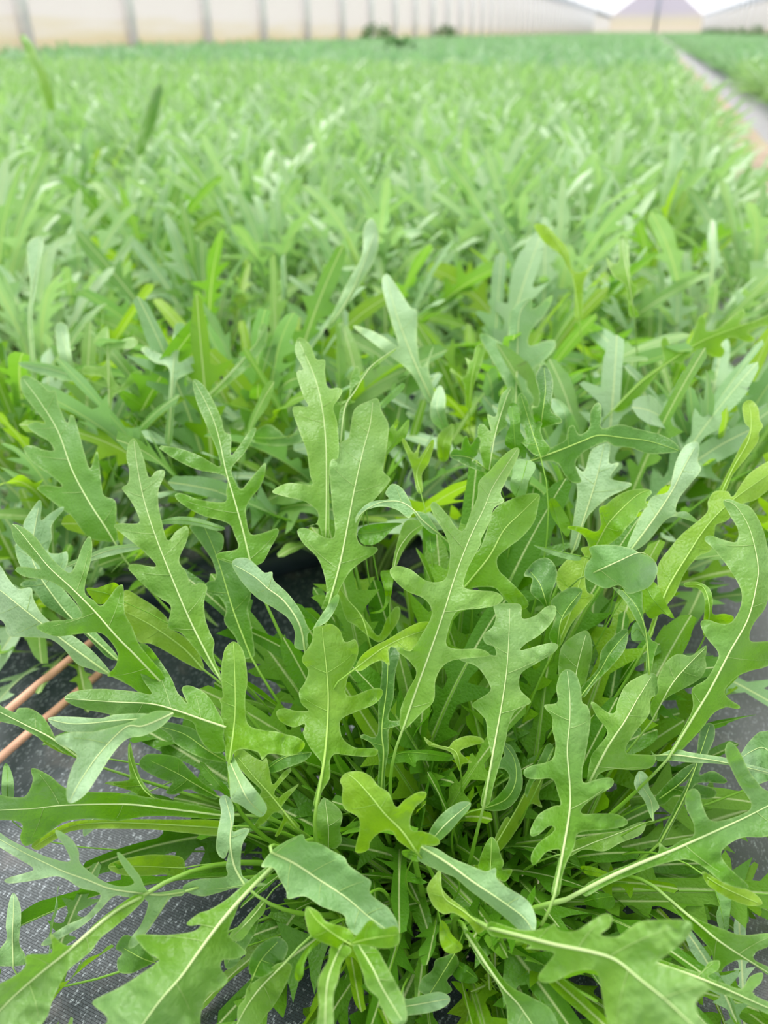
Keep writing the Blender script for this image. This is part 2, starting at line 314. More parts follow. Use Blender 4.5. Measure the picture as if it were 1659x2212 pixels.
# Outlines of the rocket leaves: (sheet, layer, colour, midrib base->tip, outline, extra)
# sheet gives the origin of the survey grid; 2.765 grid units per frame unit.
SH = dict(A=(0,700), B=(550,700), C=(1059,700), D=(0,1412), E=(550,1412), F=(1059,1412), G=(0,450), H=(550,450), I=(1059,450))
LEAVES = [
# ---- sheet A
('A',1,0,"1320,2130 1240,1980 1130,1760 1020,1500 930,1270 860,1050 820,850 800,700","1290,2100 1180,1960 1085,1850 1005,1810 1020,1690 960,1640 880,1580 800,1500 765,1455 800,1432 930,1448 880,1380 800,1310 700,1230 680,1203 720,1190 828,1187 815,1120 770,1040 728,980 765,950 770,870 755,790 770,710 800,683 830,730 860,810 890,915 930,880 975,870 985,900 950,980 945,1060 960,1150 1000,1290 1050,1240 1110,1205 1128,1240 1110,1310 1070,1410 1110,1480 1145,1553 1200,1545 1238,1570 1220,1650 1225,1750 1250,1830 1280,1900 1275,1980 1320,2100",{}),
('A',1.5,0,"1500,1440 1450,1230 1400,1050 1350,880 1300,650 1240,490 1160,340","1480,1450 1380,1430 1290,1395 1310,1365 1420,1340 1400,1260 1360,1190 1200,1140 1080,1070 1045,1025 1080,1010 1200,1050 1340,1062 1350,1000 1345,910 1180,870 1050,810 950,740 960,725 1080,745 1200,790 1310,850 1300,770 1240,620 1180,480 1150,360 1165,328 1220,370 1270,450 1320,560 1340,640 1380,670 1380,780 1420,740 1490,640 1528,620 1520,660 1460,770 1385,860 1400,930 1440,985 1500,920 1580,830 1588,860 1560,960 1480,1070 1470,1140 1495,1250 1560,1250 1655,1220 1659,1260 1620,1330 1590,1390 1560,1430",{'g':1}),
('A',-.3,0,"980,2160 820,1990 700,1870 560,1710 420,1570 300,1460 200,1340 120,1240 75,1195","640,2100 690,2040 700,1960 610,1850 480,1850 330,1865 220,1820 215,1805 300,1775 440,1760 490,1725 400,1600 280,1530 150,1510 90,1470 100,1452 160,1450 240,1460 180,1390 90,1300 70,1200 130,1210 210,1270 270,1350 330,1420 410,1485 450,1440 490,1330 530,1268 550,1300 545,1400 505,1590 560,1650 610,1680 690,1580 730,1555 740,1600 745,1720 790,1810 830,1910 900,2000 980,2100 1000,2220 900,2240 760,2150 690,2110",{'g':1}),
('A',4,0,"740,1400 640,1230 530,1060 430,870 350,650 250,480 140,330","690,1300 640,1300 540,1280 480,1220 430,1150 350,1090 250,1010 220,980 270,960 370,970 300,900 240,860 170,800 140,740 190,725 260,750 320,755 290,700 220,660 165,610 210,585 270,590 200,500 140,420 120,340 150,305 230,340 290,400 330,400 350,480 400,590 420,540 440,545 470,640 510,790 540,860 580,760 600,900 620,1020 690,1060 695,1200 705,1290",{'g':1,'dt':.02}),
('A',2,1,"650,2090 430,1930 250,1790 100,1670 0,1590 -80,1540","-80,1380 0,1440 50,1520 110,1580 185,1575 200,1640 250,1730 330,1800 450,1870 560,1960 660,2080 620,2090 540,2060 460,2030 370,1930 290,1880 150,1870 50,1860 20,1780 -80,1700",{}),
('A',2.5,1,"690,2000 430,1760 300,1600 220,1470 190,1350 230,1100","140,1190 180,1120 235,1050 250,1080 245,1170 300,1130 370,1090 380,1110 310,1200 310,1280 290,1360 350,1370 400,1360 405,1420 380,1480 350,1540 470,1690 520,1780 700,1980 640,1990 450,1800 270,1680 210,1600 120,1560 160,1530 220,1530 130,1460 90,1330 140,1250",{}),
('A',3,2,"1210,2060 1100,1940 950,1830 850,1770 750,1720","745,1590 850,1640 940,1700 1000,1760 1010,1810 1090,1860 1160,1920 1200,1990 1215,2070 1100,2020 1000,1960 900,1910 830,1900 770,1800 740,1720",{}),
('A',.8,2,"720,1650 640,1610 520,1585","515,1580 580,1575 640,1555 690,1545 730,1600 660,1650 600,1675 560,1650",{}),
('A',3,3,"1500,1990 1400,1730 1330,1500 1280,1350 1220,1210","1440,1990 1410,1880 1340,1780 1350,1700 1310,1630 1250,1610 1210,1580 1240,1540 1290,1520 1270,1420 1200,1310 1130,1210 1180,1205 1250,1220 1330,1260 1330,1340 1300,1380 1400,1440 1450,1520 1500,1610 1480,1700 1500,1800 1520,1950 1510,1990",{}),
('A',3.2,1,"400,1450 520,1400 680,1345 850,1325","410,1425 520,1380 650,1330 850,1312 845,1340 720,1370 600,1400 420,1450",{'np':1}),
('A',2.6,1,"1340,1225 1180,1185 1060,1170 960,1180","960,1175 1060,1150 1180,1160 1340,1215 1300,1235 1180,1205 1060,1195 965,1195",{'np':1}),
# ---- sheet B
('B',2,0,"425,1280 430,1000 425,700 400,480 360,320 300,180 265,100","410,1290 380,1200 310,1210 370,1190 375,1120 300,1060 180,1030 105,1000 200,950 340,960 330,900 310,760 270,650 225,510 260,490 320,490 290,430 250,290 290,270 245,180 245,110 268,78 310,100 340,140 370,210 420,215 420,290 440,380 500,380 525,400 500,450 470,500 495,600 500,790 450,860 445,1280",{}),
('B',1,0,"450,1650 510,1430 560,1180 600,970 650,750 690,600 705,470","400,1700 430,1600 410,1480 370,1390 290,1310 255,1235 310,1220 440,1280 480,1240 460,1050 450,830 505,800 515,710 560,680 575,600 600,505 680,460 735,445 760,520 800,600 795,690 780,800 770,880 810,930 750,1010 680,1090 630,1170 610,1260 640,1320 730,1335 720,1370 640,1420 570,1480 520,1560 470,1660",{'g':1}),
('B',-.5,0,"885,2420 960,2200 1050,1950 1130,1720 1200,1500 1280,1290 1370,1100 1430,960 1570,745","870,2420 870,2310 910,2200 965,2090 930,2020 850,1950 860,1930 940,1940 1000,1850 1050,1760 1055,1700 1010,1640 900,1590 820,1510 810,1465 850,1445 930,1465 1020,1530 1100,1540 1150,1500 1165,1350 1130,1240 1080,1160 1050,1090 1070,1060 1110,1090 1160,1150 1210,1220 1250,1230 1290,1130 1330,1030 1340,940 1400,880 1480,790 1550,740 1580,745 1570,800 1500,940 1470,1010 1490,1060 1430,1100 1400,1190 1350,1290 1355,1310 1310,1390 1270,1470 1250,1570 1340,1590 1440,1600 1485,1640 1440,1680 1340,1700 1230,1710 1190,1740 1160,1820 1145,1910 1200,1940 1340,1940 1400,1965 1390,1985 1290,1995 1180,2010 1120,2050 1080,2130 1070,2250 1000,2320 900,2420",{'roll':.3}),
('B',.6,2,"1255,1570 1400,1390 1490,1230 1600,1120 1690,1030","1240,1580 1260,1480 1290,1400 1350,1330 1400,1190 1430,1110 1500,1060 1620,1015 1700,1018 1695,1080 1670,1180 1600,1270 1510,1340 1450,1400 1460,1470 1510,1520 1580,1590 1635,1660 1620,1700 1560,1700 1500,1650 1440,1580 1350,1570",{}),
('B',.2,1,"1095,1250 1000,1170 950,1110 860,1060 740,1070 640,1130 605,1190","600,1190 605,1150 640,1100 700,1060 800,1045 780,1010 820,955 880,980 930,1060 950,1110 1020,1130 1060,1180 1100,1250 1060,1250 1000,1200 950,1130 920,1160 850,1110 760,1090 670,1110 625,1150",{'dt':.01}),
('B',.5,3,"1045,1200 1050,1300 1060,1365","1010,1190 1060,1210 1085,1260 1080,1340 1060,1368 1035,1350 1015,1270",{'np':1}),
('B',2,3,"620,1250 740,1240 880,1195","615,1250 650,1210 760,1190 880,1190 830,1220 760,1290 700,1320 640,1310",{}),
('B',2.2,0,"515,700 540,500 600,400 700,250 845,145","500,700 510,520 550,470 490,485 425,465 430,458 500,465 560,440 570,340 600,255 625,260 630,310 660,280 690,250 760,200 845,143 845,155 760,225 700,270 650,330 590,380 570,450 605,465 550,490 540,600 535,700",{}),
('B',-.6,2,"600,2060 760,1940 900,1870 1080,1810","600,2060 640,1980 720,1920 800,1880 900,1820 1000,1778 1090,1790 1095,1840 1040,1880 960,1920 930,1955 850,1935 800,1940 805,2040 760,2010 700,2030 640,2070",{'g':1}),
('B',.2,1,"300,1950 270,1800 180,1660 80,1580 0,1510 -120,1440","-136,1430 -110,1400 -40,1400 20,1450 60,1485 105,1480 115,1530 200,1610 280,1720 330,1830 370,1780 430,1690 480,1620 505,1620 495,1680 440,1770 380,1810 320,1850 310,1940 240,1930 240,1840 200,1760 120,1700 20,1640 -60,1560 -110,1490",{}),
('B',1.8,0,"1400,880 1440,650 1500,450 1530,385","1380,880 1350,780 1335,700 1335,610 1370,600 1410,640 1390,540 1440,550 1470,430 1530,372 1550,390 1540,470 1500,560 1510,600 1450,660 1410,750 1425,880",{}),
('B',1,3,"1400,880 1290,800 1170,785","1165,790 1190,745 1230,750 1240,700 1265,665 1290,720 1330,672 1350,700 1330,780 1300,820 1400,870 1390,890 1270,850 1200,810",{}),
('B',3,2,"990,1000 970,880 1050,720","970,1000 940,860 880,700 900,690 950,770 990,700 980,800 1060,690 1070,730 1040,830 1000,900 1005,1000",{}),
('B',3,0,"770,780 840,690 915,580","770,760 800,640 830,600 850,640 915,570 925,600 900,680 850,720 780,790",{}),
('B',3.5,1,"750,490 820,420 890,365","745,480 800,420 880,352 897,375 850,430 790,480 770,505",{}),
('B',2.5,0,"830,1480 860,1350 930,1250 1000,1200","820,1490 840,1350 900,1180 1000,1180 1000,1220 930,1290 880,1370 850,1440",{'g':1}),
('B',2.2,2,"680,1880 640,1750 560,1650 500,1560","490,1540 520,1560 550,1640 610,1700 680,1790 740,1860 790,1760 840,1690 870,1700 860,1770 800,1860 750,1900 700,1880 600,1800 540,1750",{}),
('B',2.6,2,"800,1620 800,1520 790,1480","750,1490 780,1472 830,1480 825,1560 810,1640 760,1720 680,1725 760,1700 780,1620",{}),
# ---- sheet C
('C',1.5,2,"960,1860 1050,1600 1180,1380 1300,1200 1450,1050 1659,900","940,1860 1000,1640 1000,1450 1080,1330 1150,1250 1290,1130 1300,1060 1340,1000 1420,1000 1450,1030 1540,900 1659,820 1750,780 1750,900 1600,1040 1500,1080 1420,1170 1350,1200 1340,1250 1320,1350 1240,1390 1160,1490 1100,1620 1000,1750 970,1860",{}),
('C',1.8,2,"1380,1010 1450,860 1540,700 1560,580 1545,470","1360,1010 1430,860 1500,720 1550,630 1520,590 1505,500 1520,465 1560,455 1600,500 1610,570 1630,610 1605,650 1600,700 1530,800 1450,900 1400,1010",{}),
('C',2,1,"840,1350 980,1160 1090,990 1160,850 1220,740","815,1345 870,1200 930,1090 970,1030 1060,1000 1090,900 1110,820 1160,730 1230,700 1250,740 1240,820 1260,870 1200,950 1130,1040 1110,1120 1170,1120 1250,1190 1180,1170 1100,1150 1040,1180 950,1290 870,1350",{}),
('C',1,2,"620,1350 700,1200 790,1100 880,1020 950,990","600,1350 570,1280 520,1240 460,1220 480,1205 560,1215 630,1240 660,1200 650,1100 690,1080 750,1030 840,990 940,985 965,1010 930,1050 940,1090 890,1120 870,1160 820,1210 780,1260 720,1310 650,1350",{}),
('C',1.6,2,"400,1920 470,1750 530,1560 570,1400","560,1390 540,1340 620,1330 620,1400 570,1500 580,1600 620,1620 560,1700 480,1800 420,1920 370,1920 400,1790 450,1650 400,1560 400,1480 470,1400",{}),
('C',.8,1,"560,1390 420,1360 260,1320","255,1318 350,1345 430,1365 530,1385 540,1410 480,1410 350,1370",{}),
('C',-.8,1,"620,1485 760,1420 900,1365 985,1420","590,1340 640,1320 740,1320 840,1340 900,1370 970,1400 1000,1470 960,1560 880,1600 820,1610 770,1560 690,1580 620,1550 565,1510 570,1440 605,1390",{}),
('C',.4,3,"950,2080 930,1850 880,1700 790,1590","730,1570 820,1600 900,1580 910,1680 920,1780 960,1880 1000,1910 980,1980 960,2080 930,2060 930,1900 860,1750 800,1650",{}),
('C',.2,1,"930,1880 880,1820 850,1850","840,1850 850,1800 880,1780 920,1820 938,1870 910,1890 850,1890",{'np':1}),
('C',.8,2,"930,1560 970,1640 1060,1740","910,1580 980,1540 1040,1650 1100,1760 1030,1730 960,1760 920,1700",{}),
('C',.6,3,"200,832 400,760 550,700 650,665 800,680 950,700 1125,755","200,835 300,770 400,720 450,690 465,620 500,605 515,640 540,660 590,620 600,520 640,468 665,500 660,610 690,620 780,600 880,625 1000,655 1080,690 1130,740 1110,765 950,775 840,740 740,730 700,705 620,730 540,780 510,830 520,880 545,940 500,950 450,910 410,840 360,820 260,825",{'g':1,'np':1}),
('C',.2,3,"300,790 250,640 220,540 185,430","260,780 200,720 170,700 210,680 200,620 165,570 180,540 160,450 185,410 220,450 240,520 270,570 310,590 300,630 320,690 360,745 320,790",{}),
('C',1,3,"300,620 320,480 330,380 322,260","270,600 245,490 285,490 290,400 270,320 295,260 325,242 350,270 375,340 370,440 365,520 420,560 428,590 380,600 310,620",{}),
('C',1.2,3,"150,760 140,600 130,490","90,720 100,650 120,600 105,520 120,475 160,480 180,560 180,640 210,700 210,800 150,760",{}),
('C',.9,1,"220,820 190,930 150,1030","150,810 250,820 270,860 230,940 210,1020 160,1040 120,970 130,900",{}),
('C',3.5,1,"500,1340 580,1100 640,900 680,720","475,1340 500,1150 520,1000 500,850 560,880 600,760 660,720 715,720 710,830 770,830 720,920 840,950 820,980 700,1040 600,1130 560,1200 520,1340",{}),
('C',2,2,"430,1270 400,1160 365,1060","350,1050 380,1040 430,1100 480,1200 460,1270 400,1200 360,1130",{}),
('C',1.4,3,"400,1920 430,1750 540,1600","380,1910 350,1860 390,1750 360,1660 440,1590 500,1570 548,1590 530,1650 480,1720 420,1790 420,1910",{}),
('C',1,3,"340,1690 300,1560 240,1480","200,1500 260,1420 330,1395 380,1430 400,1500 370,1600 340,1700 300,1660 240,1600 250,1520",{'g':1}),
('C',1.6,0,"500,2200 520,2050 570,1860","410,2000 430,1920 500,1860 570,1830 600,1870 610,1960 590,2060 560,2160 500,2220 450,2180 410,2100",{}),
('C',1.8,3,"545,2220 650,2080 720,1960 820,1840","530,2190 640,2060 660,1960 720,1880 800,1820 825,1850 800,1950 720,2050 620,2150 560,2230",{}),
('C',1.2,0,"960,2380 1080,2160 1180,2040 1280,1940","1000,2200 1000,2120 1050,2020 1120,1970 1200,1980 1290,1920 1285,2000 1290,2050 1250,2120 1150,2180 1060,2230 1010,2290 990,2370 960,2340 960,2260",{}),
('C',1.6,2,"1290,1850 1310,1700 1270,1570 1165,1555","1160,1545 1240,1540 1310,1580 1330,1650 1330,1730 1400,1730 1455,1750 1430,1790 1340,1800 1310,1860 1270,1850 1280,1650 1240,1580 1165,1570",{}),
('C',0,0,"1060,2600 1200,2370 1320,2170 1430,1960 1540,1760 1590,1560 1600,1450 1570,1290 1530,1180 1460,1080 1400,1055","1060,2580 1150,2420 1210,2290 1205,2180 1290,2120 1350,2020 1360,1960 1290,1870 1255,1790 1290,1765 1380,1790 1440,1780 1490,1700 1500,1600 1440,1480 1340,1350 1280,1290 1310,1262 1400,1290 1470,1300 1480,1230 1430,1140 1390,1060 1430,1045 1490,1070 1550,1090 1600,1160 1640,1260 1665,1400 1665,1600 1640,1700 1580,1780 1550,1850 1560,1895 1650,1895 1720,1900 1720,2000 1640,2050 1560,2070 1470,2110 1400,2190 1430,2240 1490,2280 1480,2300 1400,2290 1330,2330 1260,2420 1150,2540 1085,2600",{}),
# ---- sheet D
('D',-1.2,0,"1350,440 1200,390 1040,335 900,300 700,290 550,280 390,268","1320,380 1240,250 1150,195 1095,195 1090,230 1120,300 1060,230 1020,140 940,20 880,-50 830,-60 815,-40 820,40 850,150 905,240 800,225 600,210 450,225 385,262 420,300 500,330 620,355 800,385 960,375 1050,380 1150,410 1180,480 1240,570 1300,595 1345,570 1335,500 1340,440",{'np':1}),
('D',-2.2,1,"1035,355 860,430 750,440 600,590 480,760 415,885","1035,350 940,340 860,370 770,410 700,430 560,465 420,470 328,500 350,540 420,570 460,610 430,680 405,760 395,840 410,890 450,885 520,830 600,710 680,590 760,510 860,490 960,440 1025,375",{'np':1,'dt':-.012}),
('D',-1.7,1,"900,385 700,400 450,420 290,392","900,362 700,362 600,385 450,378 340,375 285,390 330,440 420,470 540,470 700,440 900,425",{'np':1}),
('D',1,0,"1320,965 1000,925 750,900 400,905 200,925 0,935 -200,950","1320,940 1100,890 900,860 700,830 540,825 390,800 300,730 205,683 185,700 195,760 150,850 60,855 -30,840 -200,860 -260,950 -150,1000 0,995 100,1000 135,1030 120,1100 150,1148 220,1120 330,1040 400,1000 560,985 700,1000 850,975 1000,970 1150,980 1320,985",{}),
('D',2,2,"1320,1040 900,1015 600,1010 400,1040 200,1155","1320,1000 1000,990 700,990 450,1000 300,1060 190,1140 230,1172 330,1110 430,1060 600,1045 900,1050 1100,1070 1320,1085",{}),
('D',.6,1,"1090,1425 960,1440 800,1425 650,1400 520,1350 380,1300 250,1240 130,1180 0,1110 -100,1050","1090,1405 900,1425 830,1320 740,1210 700,1185 710,1230 760,1310 800,1370 720,1390 620,1360 520,1290 475,1240 470,1180 430,1110 360,1060 330,1055 340,1090 390,1160 415,1240 300,1220 180,1170 60,1110 -60,1030 -110,1040 -60,1110 20,1170 120,1230 200,1285 150,1310 60,1335 25,1355 60,1372 200,1355 330,1330 400,1350 480,1400 600,1440 520,1560 400,1620 290,1690 245,1740 290,1740 380,1690 500,1620 600,1530 680,1450 760,1455 870,1470 880,1520 840,1620 780,1700 768,1760 820,1740 880,1660 950,1560 1020,1460 1090,1445",{}),
('D',0,0,"830,1460 700,1530 550,1650 400,1780 250,1900 100,2030 0,2130 -150,2280","810,1440 660,1540 560,1620 500,1690 430,1740 370,1730 300,1670 310,1740 300,1790 160,1800 150,1870 60,1940 -60,2000 -200,2100 -220,2350 0,2380 200,2260 280,2170 310,2080 350,1990 400,1900 480,1830 550,1770 600,1700 700,1620 860,1470",{'g':1,'wp':1.6}),
('D',-.6,0,"1620,1280 1500,1400 1380,1530 1290,1640 1180,1790 1080,1930 950,2080 800,2290","1600,1270 1480,1360 1350,1470 1250,1530 1190,1550 1115,1610 1140,1625 1200,1620 1150,1660 1000,1680 820,1680 840,1740 900,1800 950,1830 860,1900 720,1990 560,2070 570,2110 620,2150 640,2200 560,2290 640,2400 800,2400 1050,2350 1180,2270 1200,2150 1240,2040 1300,2010 1360,1950 1320,1880 1330,1830 1400,1825 1470,1790 1440,1750 1370,1690 1370,1640 1400,1570 1440,1480 1540,1380 1640,1290",{'g':1,'wp':1.6}),
('D',-.8,2,"1370,640 1390,500 1405,350 1405,200 1400,50 1395,-60","1350,640 1340,500 1320,400 1320,300 1305,270 1330,260 1320,130 1330,20 1350,-40 1395,-73 1440,-40 1465,30 1478,160 1465,260 1468,370 1490,430 1560,455 1650,465 1700,480 1780,500 1822,540 1790,590 1720,610 1650,600 1600,600 1565,635 1540,590 1450,570 1400,590 1380,640",{}),
('D',-.6,1,"1370,640 1420,750 1480,870 1570,960","1390,610 1440,700 1500,780 1570,870 1595,930 1560,975 1500,950 1430,900 1380,870 1370,750 1355,640",{'np':1}),
('D',-.2,1,"1460,1380 1400,1270 1375,1130 1380,1000 1345,860","1600,1380 1480,1350 1440,1300 1445,1150 1490,1050 1430,1050 1390,1060 1400,960 1385,880 1345,845 1310,870 1320,950 1300,1060 1290,1160 1315,1215 1345,1220 1370,1160 1350,1270 1350,1330 1200,1345 1120,1370 1090,1400 1130,1430 1210,1450 1300,1430 1400,1400 1440,1400",{}),
('D',2,3,"1290,850 1150,770 1050,710 900,640","1290,830 1200,760 1130,690 1060,620 960,600 880,600 835,640 840,680 900,720 990,760 1030,770 990,830 1050,840 1120,810 1200,840 1290,870",{}),
('D',.4,3,"1345,640 1230,570 1100,480 950,435","940,430 1000,410 1100,430 1170,460 1230,560 1330,600 1345,650 1200,620 1050,540 1020,490",{}),
('D',1.4,2,"940,880 850,800 780,640 772,540","860,880 800,830 720,800 625,775 640,765 740,760 775,740 765,640 765,550 778,530 790,580 810,660 850,760 900,830 940,880",{}),
('D',3,2,"1090,1280 850,1270 660,1270","1090,1220 950,1200 850,1205 720,1230 650,1260 655,1290 720,1320 830,1330 980,1320 1090,1330",{}),
('D',4,1,"80,1880 75,1700 80,1560 82,1440","80,1428 50,1500 35,1620 40,1700 0,1760 -50,1800 -50,1860 140,1860 150,1800 115,1730 125,1600 120,1500",{}),
('D',3,3,"940,1850 850,1820 740,1760","720,1700 760,1680 840,1720 900,1800 940,1830 850,1880 780,1910 710,1900 700,1830 730,1790 690,1760",{}),
('D',1,3,"1370,850 1290,760 1210,665","1190,660 1215,650 1290,735 1360,800 1372,860 1300,810 1220,740",{}),
('D',2.2,0,"500,640 440,600 300,500 180,440 60,380 -80,310","-80,260 20,320 90,350 110,325 180,330 250,370 300,440 330,500 460,600 500,640 440,620 300,540 210,490 100,430 0,405 -80,370",{}),
('D',1.5,3,"1500,1960 1560,1830 1660,1720","1659,1690 1560,1730 1500,1800 1485,1870 1500,1920 1580,1930 1680,1850 1720,1750",{}),
('D',1.8,0,"1700,1850 1560,1990 1460,2130 1380,2290","1659,1850 1560,1930 1480,1990 1460,2060 1420,2120 1415,2250 1380,2300 1480,2330 1560,2200 1650,2080 1720,1950 1740,1860",{}),
('D',.8,0,"1580,1480 1500,1580 1390,1690","1580,1460 1510,1530 1430,1620 1370,1680 1400,1715 1450,1705 1520,1610 1580,1540",{}),
('D',4.5,1,"40,900 45,800 40,670","40,655 15,700 15,860 80,870 78,740",{}),
('D',3.6,2,"420,600 350,570 250,470 140,335","100,350 130,325 190,330 260,380 310,460 330,500 380,560 420,610 300,560 200,470",{}),
('D',4,1,"900,820 800,860 700,900 520,1010","880,800 760,830 640,870 540,930 500,1010 500,1090 560,1050 640,980 760,930 880,880",{}),
# ---- sheet E
('E',-.8,2,"370,900 420,600 440,300 430,100 410,-80 405,-155","350,900 385,750 400,660 360,600 330,560 290,480 300,420 230,440 150,400 130,345 180,325 240,340 320,340 280,300 265,230 300,170 320,100 285,50 290,10 340,-70 355,-150 420,-170 460,-178 510,-140 540,-70 600,-85 620,-30 610,30 570,110 550,170 545,240 590,250 680,215 740,205 768,225 750,270 700,310 600,350 520,390 510,440 530,510 600,560 700,565 738,575 720,610 640,615 540,605 480,600 450,640 450,740 400,830 385,900",{'wp':1.3}),
('E',.3,0,"1370,900 1430,560 1480,280 1510,50 1525,-270","1350,900 1380,760 1420,650 1390,500 1380,400 1330,340 1300,300 1400,230 1400,180 1330,80 1230,40 1215,5 1260,-10 1380,0 1440,10 1430,-40 1380,-60 1365,-110 1420,-160 1440,-220 1430,-290 1520,-300 1590,-290 1600,-210 1680,-230 1740,-280 1795,-285 1800,-240 1770,-180 1700,-110 1620,-60 1590,-20 1700,-50 1780,-65 1815,-45 1780,0 1680,60 1600,110 1580,160 1590,220 1650,290 1560,340 1520,420 1500,520 1470,640 1430,780 1400,900",{}),
('E',-1.3,2,"970,1190 880,1060 780,960 700,860 620,770 560,720","970,1195 900,1150 850,1110 820,1060 770,1060 720,1090 690,1130 680,1170 630,1192 600,1180 610,1120 625,1060 620,980 540,930 520,870 525,800 510,760 540,715 620,702 690,730 740,790 800,830 845,915 900,870 980,825 1025,830 1015,870 960,920 930,990 940,1055 1000,1060 1080,1090 1108,1130 1070,1150 1000,1145 985,1190",{'dt':-.008}),
('E',-1.6,1,"100,1185 250,1260 400,1360 550,1460 680,1570 820,1670","40,1270 100,1180 170,1130 250,1090 290,1080 310,1120 380,1130 470,1180 540,1220 560,1260 640,1320 695,1360 690,1430 760,1490 800,1520 850,1600 860,1690 780,1700 680,1690 600,1680 550,1620 530,1560 400,1510 300,1450 200,1465 190,1420 150,1350 110,1280",{'wp':1.2,'roll':-.2}),
('E',-1.5,1,"980,1145 1150,1250 1300,1360 1450,1460 1600,1570 1665,1660","980,1145 1080,1160 1180,1220 1300,1270 1380,1300 1440,1280 1445,1340 1500,1390 1600,1450 1650,1500 1680,1580 1675,1650 1630,1672 1580,1650 1500,1580 1400,1500 1280,1410 1200,1340 1130,1310 1000,1250 970,1215 985,1180",{}),
('E',-1,1,"1060,1110 1150,1010 1285,895","1040,1080 1080,1000 1150,930 1230,885 1290,890 1280,930 1220,1000 1150,1080 1080,1130",{}),
('E',-1,0,"1010,1230 950,1200 880,1180","878,1180 930,1172 1000,1215 980,1245 900,1215",{}),
('E',-.4,2,"1375,1640 1250,1540 1130,1450 1110,1290","1110,1275 1115,1330 1120,1400 1160,1450 1210,1490 1260,1530 1310,1590 1375,1640 1330,1670 1270,1600 1190,1550 1130,1555 1070,1510 1030,1420 1040,1370 1080,1320",{}),
('E',.2,2,"1110,1600 1150,1690 1220,1760","1110,1595 1150,1620 1180,1680 1245,1750 1200,1790 1140,1780 1105,1710",{}),
('E',-2,2,"580,1740 480,1680 380,1600 320,1520","315,1510 380,1540 430,1600 550,1640 600,1700 590,1750 560,1710 490,1760 440,1740 340,1690 310,1620 300,1550",{'np':1}),
('E',-2.2,2,"580,1730 700,1700 850,1680","570,1730 620,1670 690,1590 760,1640 850,1630 862,1730 780,1760 640,1740",{'np':1}),
('E',-1.4,0,"620,1740 700,1870 770,2010 880,2190","590,1740 720,1760 780,1850 840,1960 890,2060 910,2180 860,2230 800,2180 770,2130 740,2090 740,2060 670,1990 650,1920 620,1830",{'g':1}),
('E',-1.2,0,"530,1720 470,1850 430,2000 420,2280","510,1730 580,1770 520,1850 500,1950 470,2050 465,2290 370,2290 385,2100 375,1990 390,1920 440,1830 450,1760",{'g':1}),
('E',-.6,2,"400,1700 320,1780 260,1950","380,1700 310,1760 250,1860 240,1930 265,1955 290,1920 300,1840 340,1770 410,1710",{}),
('E',3,3,"1190,1800 1110,1930 1040,2040","1190,1790 1220,1840 1200,1900 1150,1950 1180,2010 1130,2040 1060,2050 980,2010 1000,1940 1060,1890 1080,1830 1130,1810",{}),
('E',2,1,"880,2110 1000,2090 1165,2060","890,1980 900,2060 1000,2040 1100,2020 1165,2050 1150,2100 1060,2140 930,2160 880,2150",{}),
('E',1.5,0,"440,1160 440,1030 420,870","410,860 450,880 500,920 525,970 510,1050 520,1120 480,1165 420,1150 370,1110 360,1000 355,940 385,900",{'g':1}),
('E',1.8,3,"1370,925 1500,870 1560,760 1550,630 1490,540","1480,535 1540,560 1590,680 1600,790 1560,880 1500,930 1420,940 1360,920 1430,870 1500,790 1520,730 1490,690 1430,680 1440,640 1490,610",{}),
('E',1,2,"1230,700 1195,580 1040,540","1010,495 1060,530 1150,560 1190,520 1270,490 1350,500 1370,530 1300,550 1230,580 1260,620 1300,650 1240,660 1230,710 1200,650 1170,590 1080,560 1035,545",{}),
('E',1.8,3,"755,820 770,600 760,450 790,200 800,0 820,-60","735,820 740,620 700,540 630,500 650,480 730,490 740,300 760,100 760,-40 820,-60 865,0 840,120 830,260 800,390 880,400 890,420 830,440 800,460 800,580 780,700 775,820",{}),
('E',1.4,2,"1400,1370 1410,1250 1415,1100","1410,1095 1450,1130 1470,1200 1490,1250 1480,1290 1540,1290 1500,1360 1440,1340 1340,1290 1360,1180",{}),
('E',1.2,2,"250,1040 100,850 0,740 -100,620","270,1030 200,960 160,920 260,790 265,775 180,830 140,860 120,820 220,700 215,680 170,710 110,780 90,700 70,620 50,640 0,620 -100,560 -120,640 -40,740 40,820 0,870 70,900 0,1020 -10,1050 60,1010 120,950 170,980 120,1090 150,1080 190,1010 240,1050",{}),
('E',2,3,"800,620 900,590 1050,600 1170,620","790,650 800,600 900,580 1040,575 1180,605 1170,640 1050,640 970,640 960,680 900,650 800,660",{}),
('E',1.6,0,"1270,1680 1380,1850 1480,1990 1580,2100 1700,2280","1250,1660 1350,1850 1440,1960 1500,2090 1520,2230 1600,2330 1820,2330 1780,2140 1650,2050 1520,1980 1420,1850 1290,1670",{'wp':1.6}),
('E',3.6,3,"1200,1850 1260,1890 1330,1940","1200,1840 1260,1855 1310,1900 1335,1950 1290,1970 1210,1950 1180,1900",{}),
('E',3,0,"-20,1600 -100,1700 -160,1850","20,1560 -60,1590 -130,1680 -180,1800 -170,1880 -110,1860 -50,1760 10,1650",{}),
('E',1.6,3,"60,700 180,620 330,590","0,720 60,680 150,620 260,590 340,590 300,640 200,680 120,710",{}),
# ---- sheet F
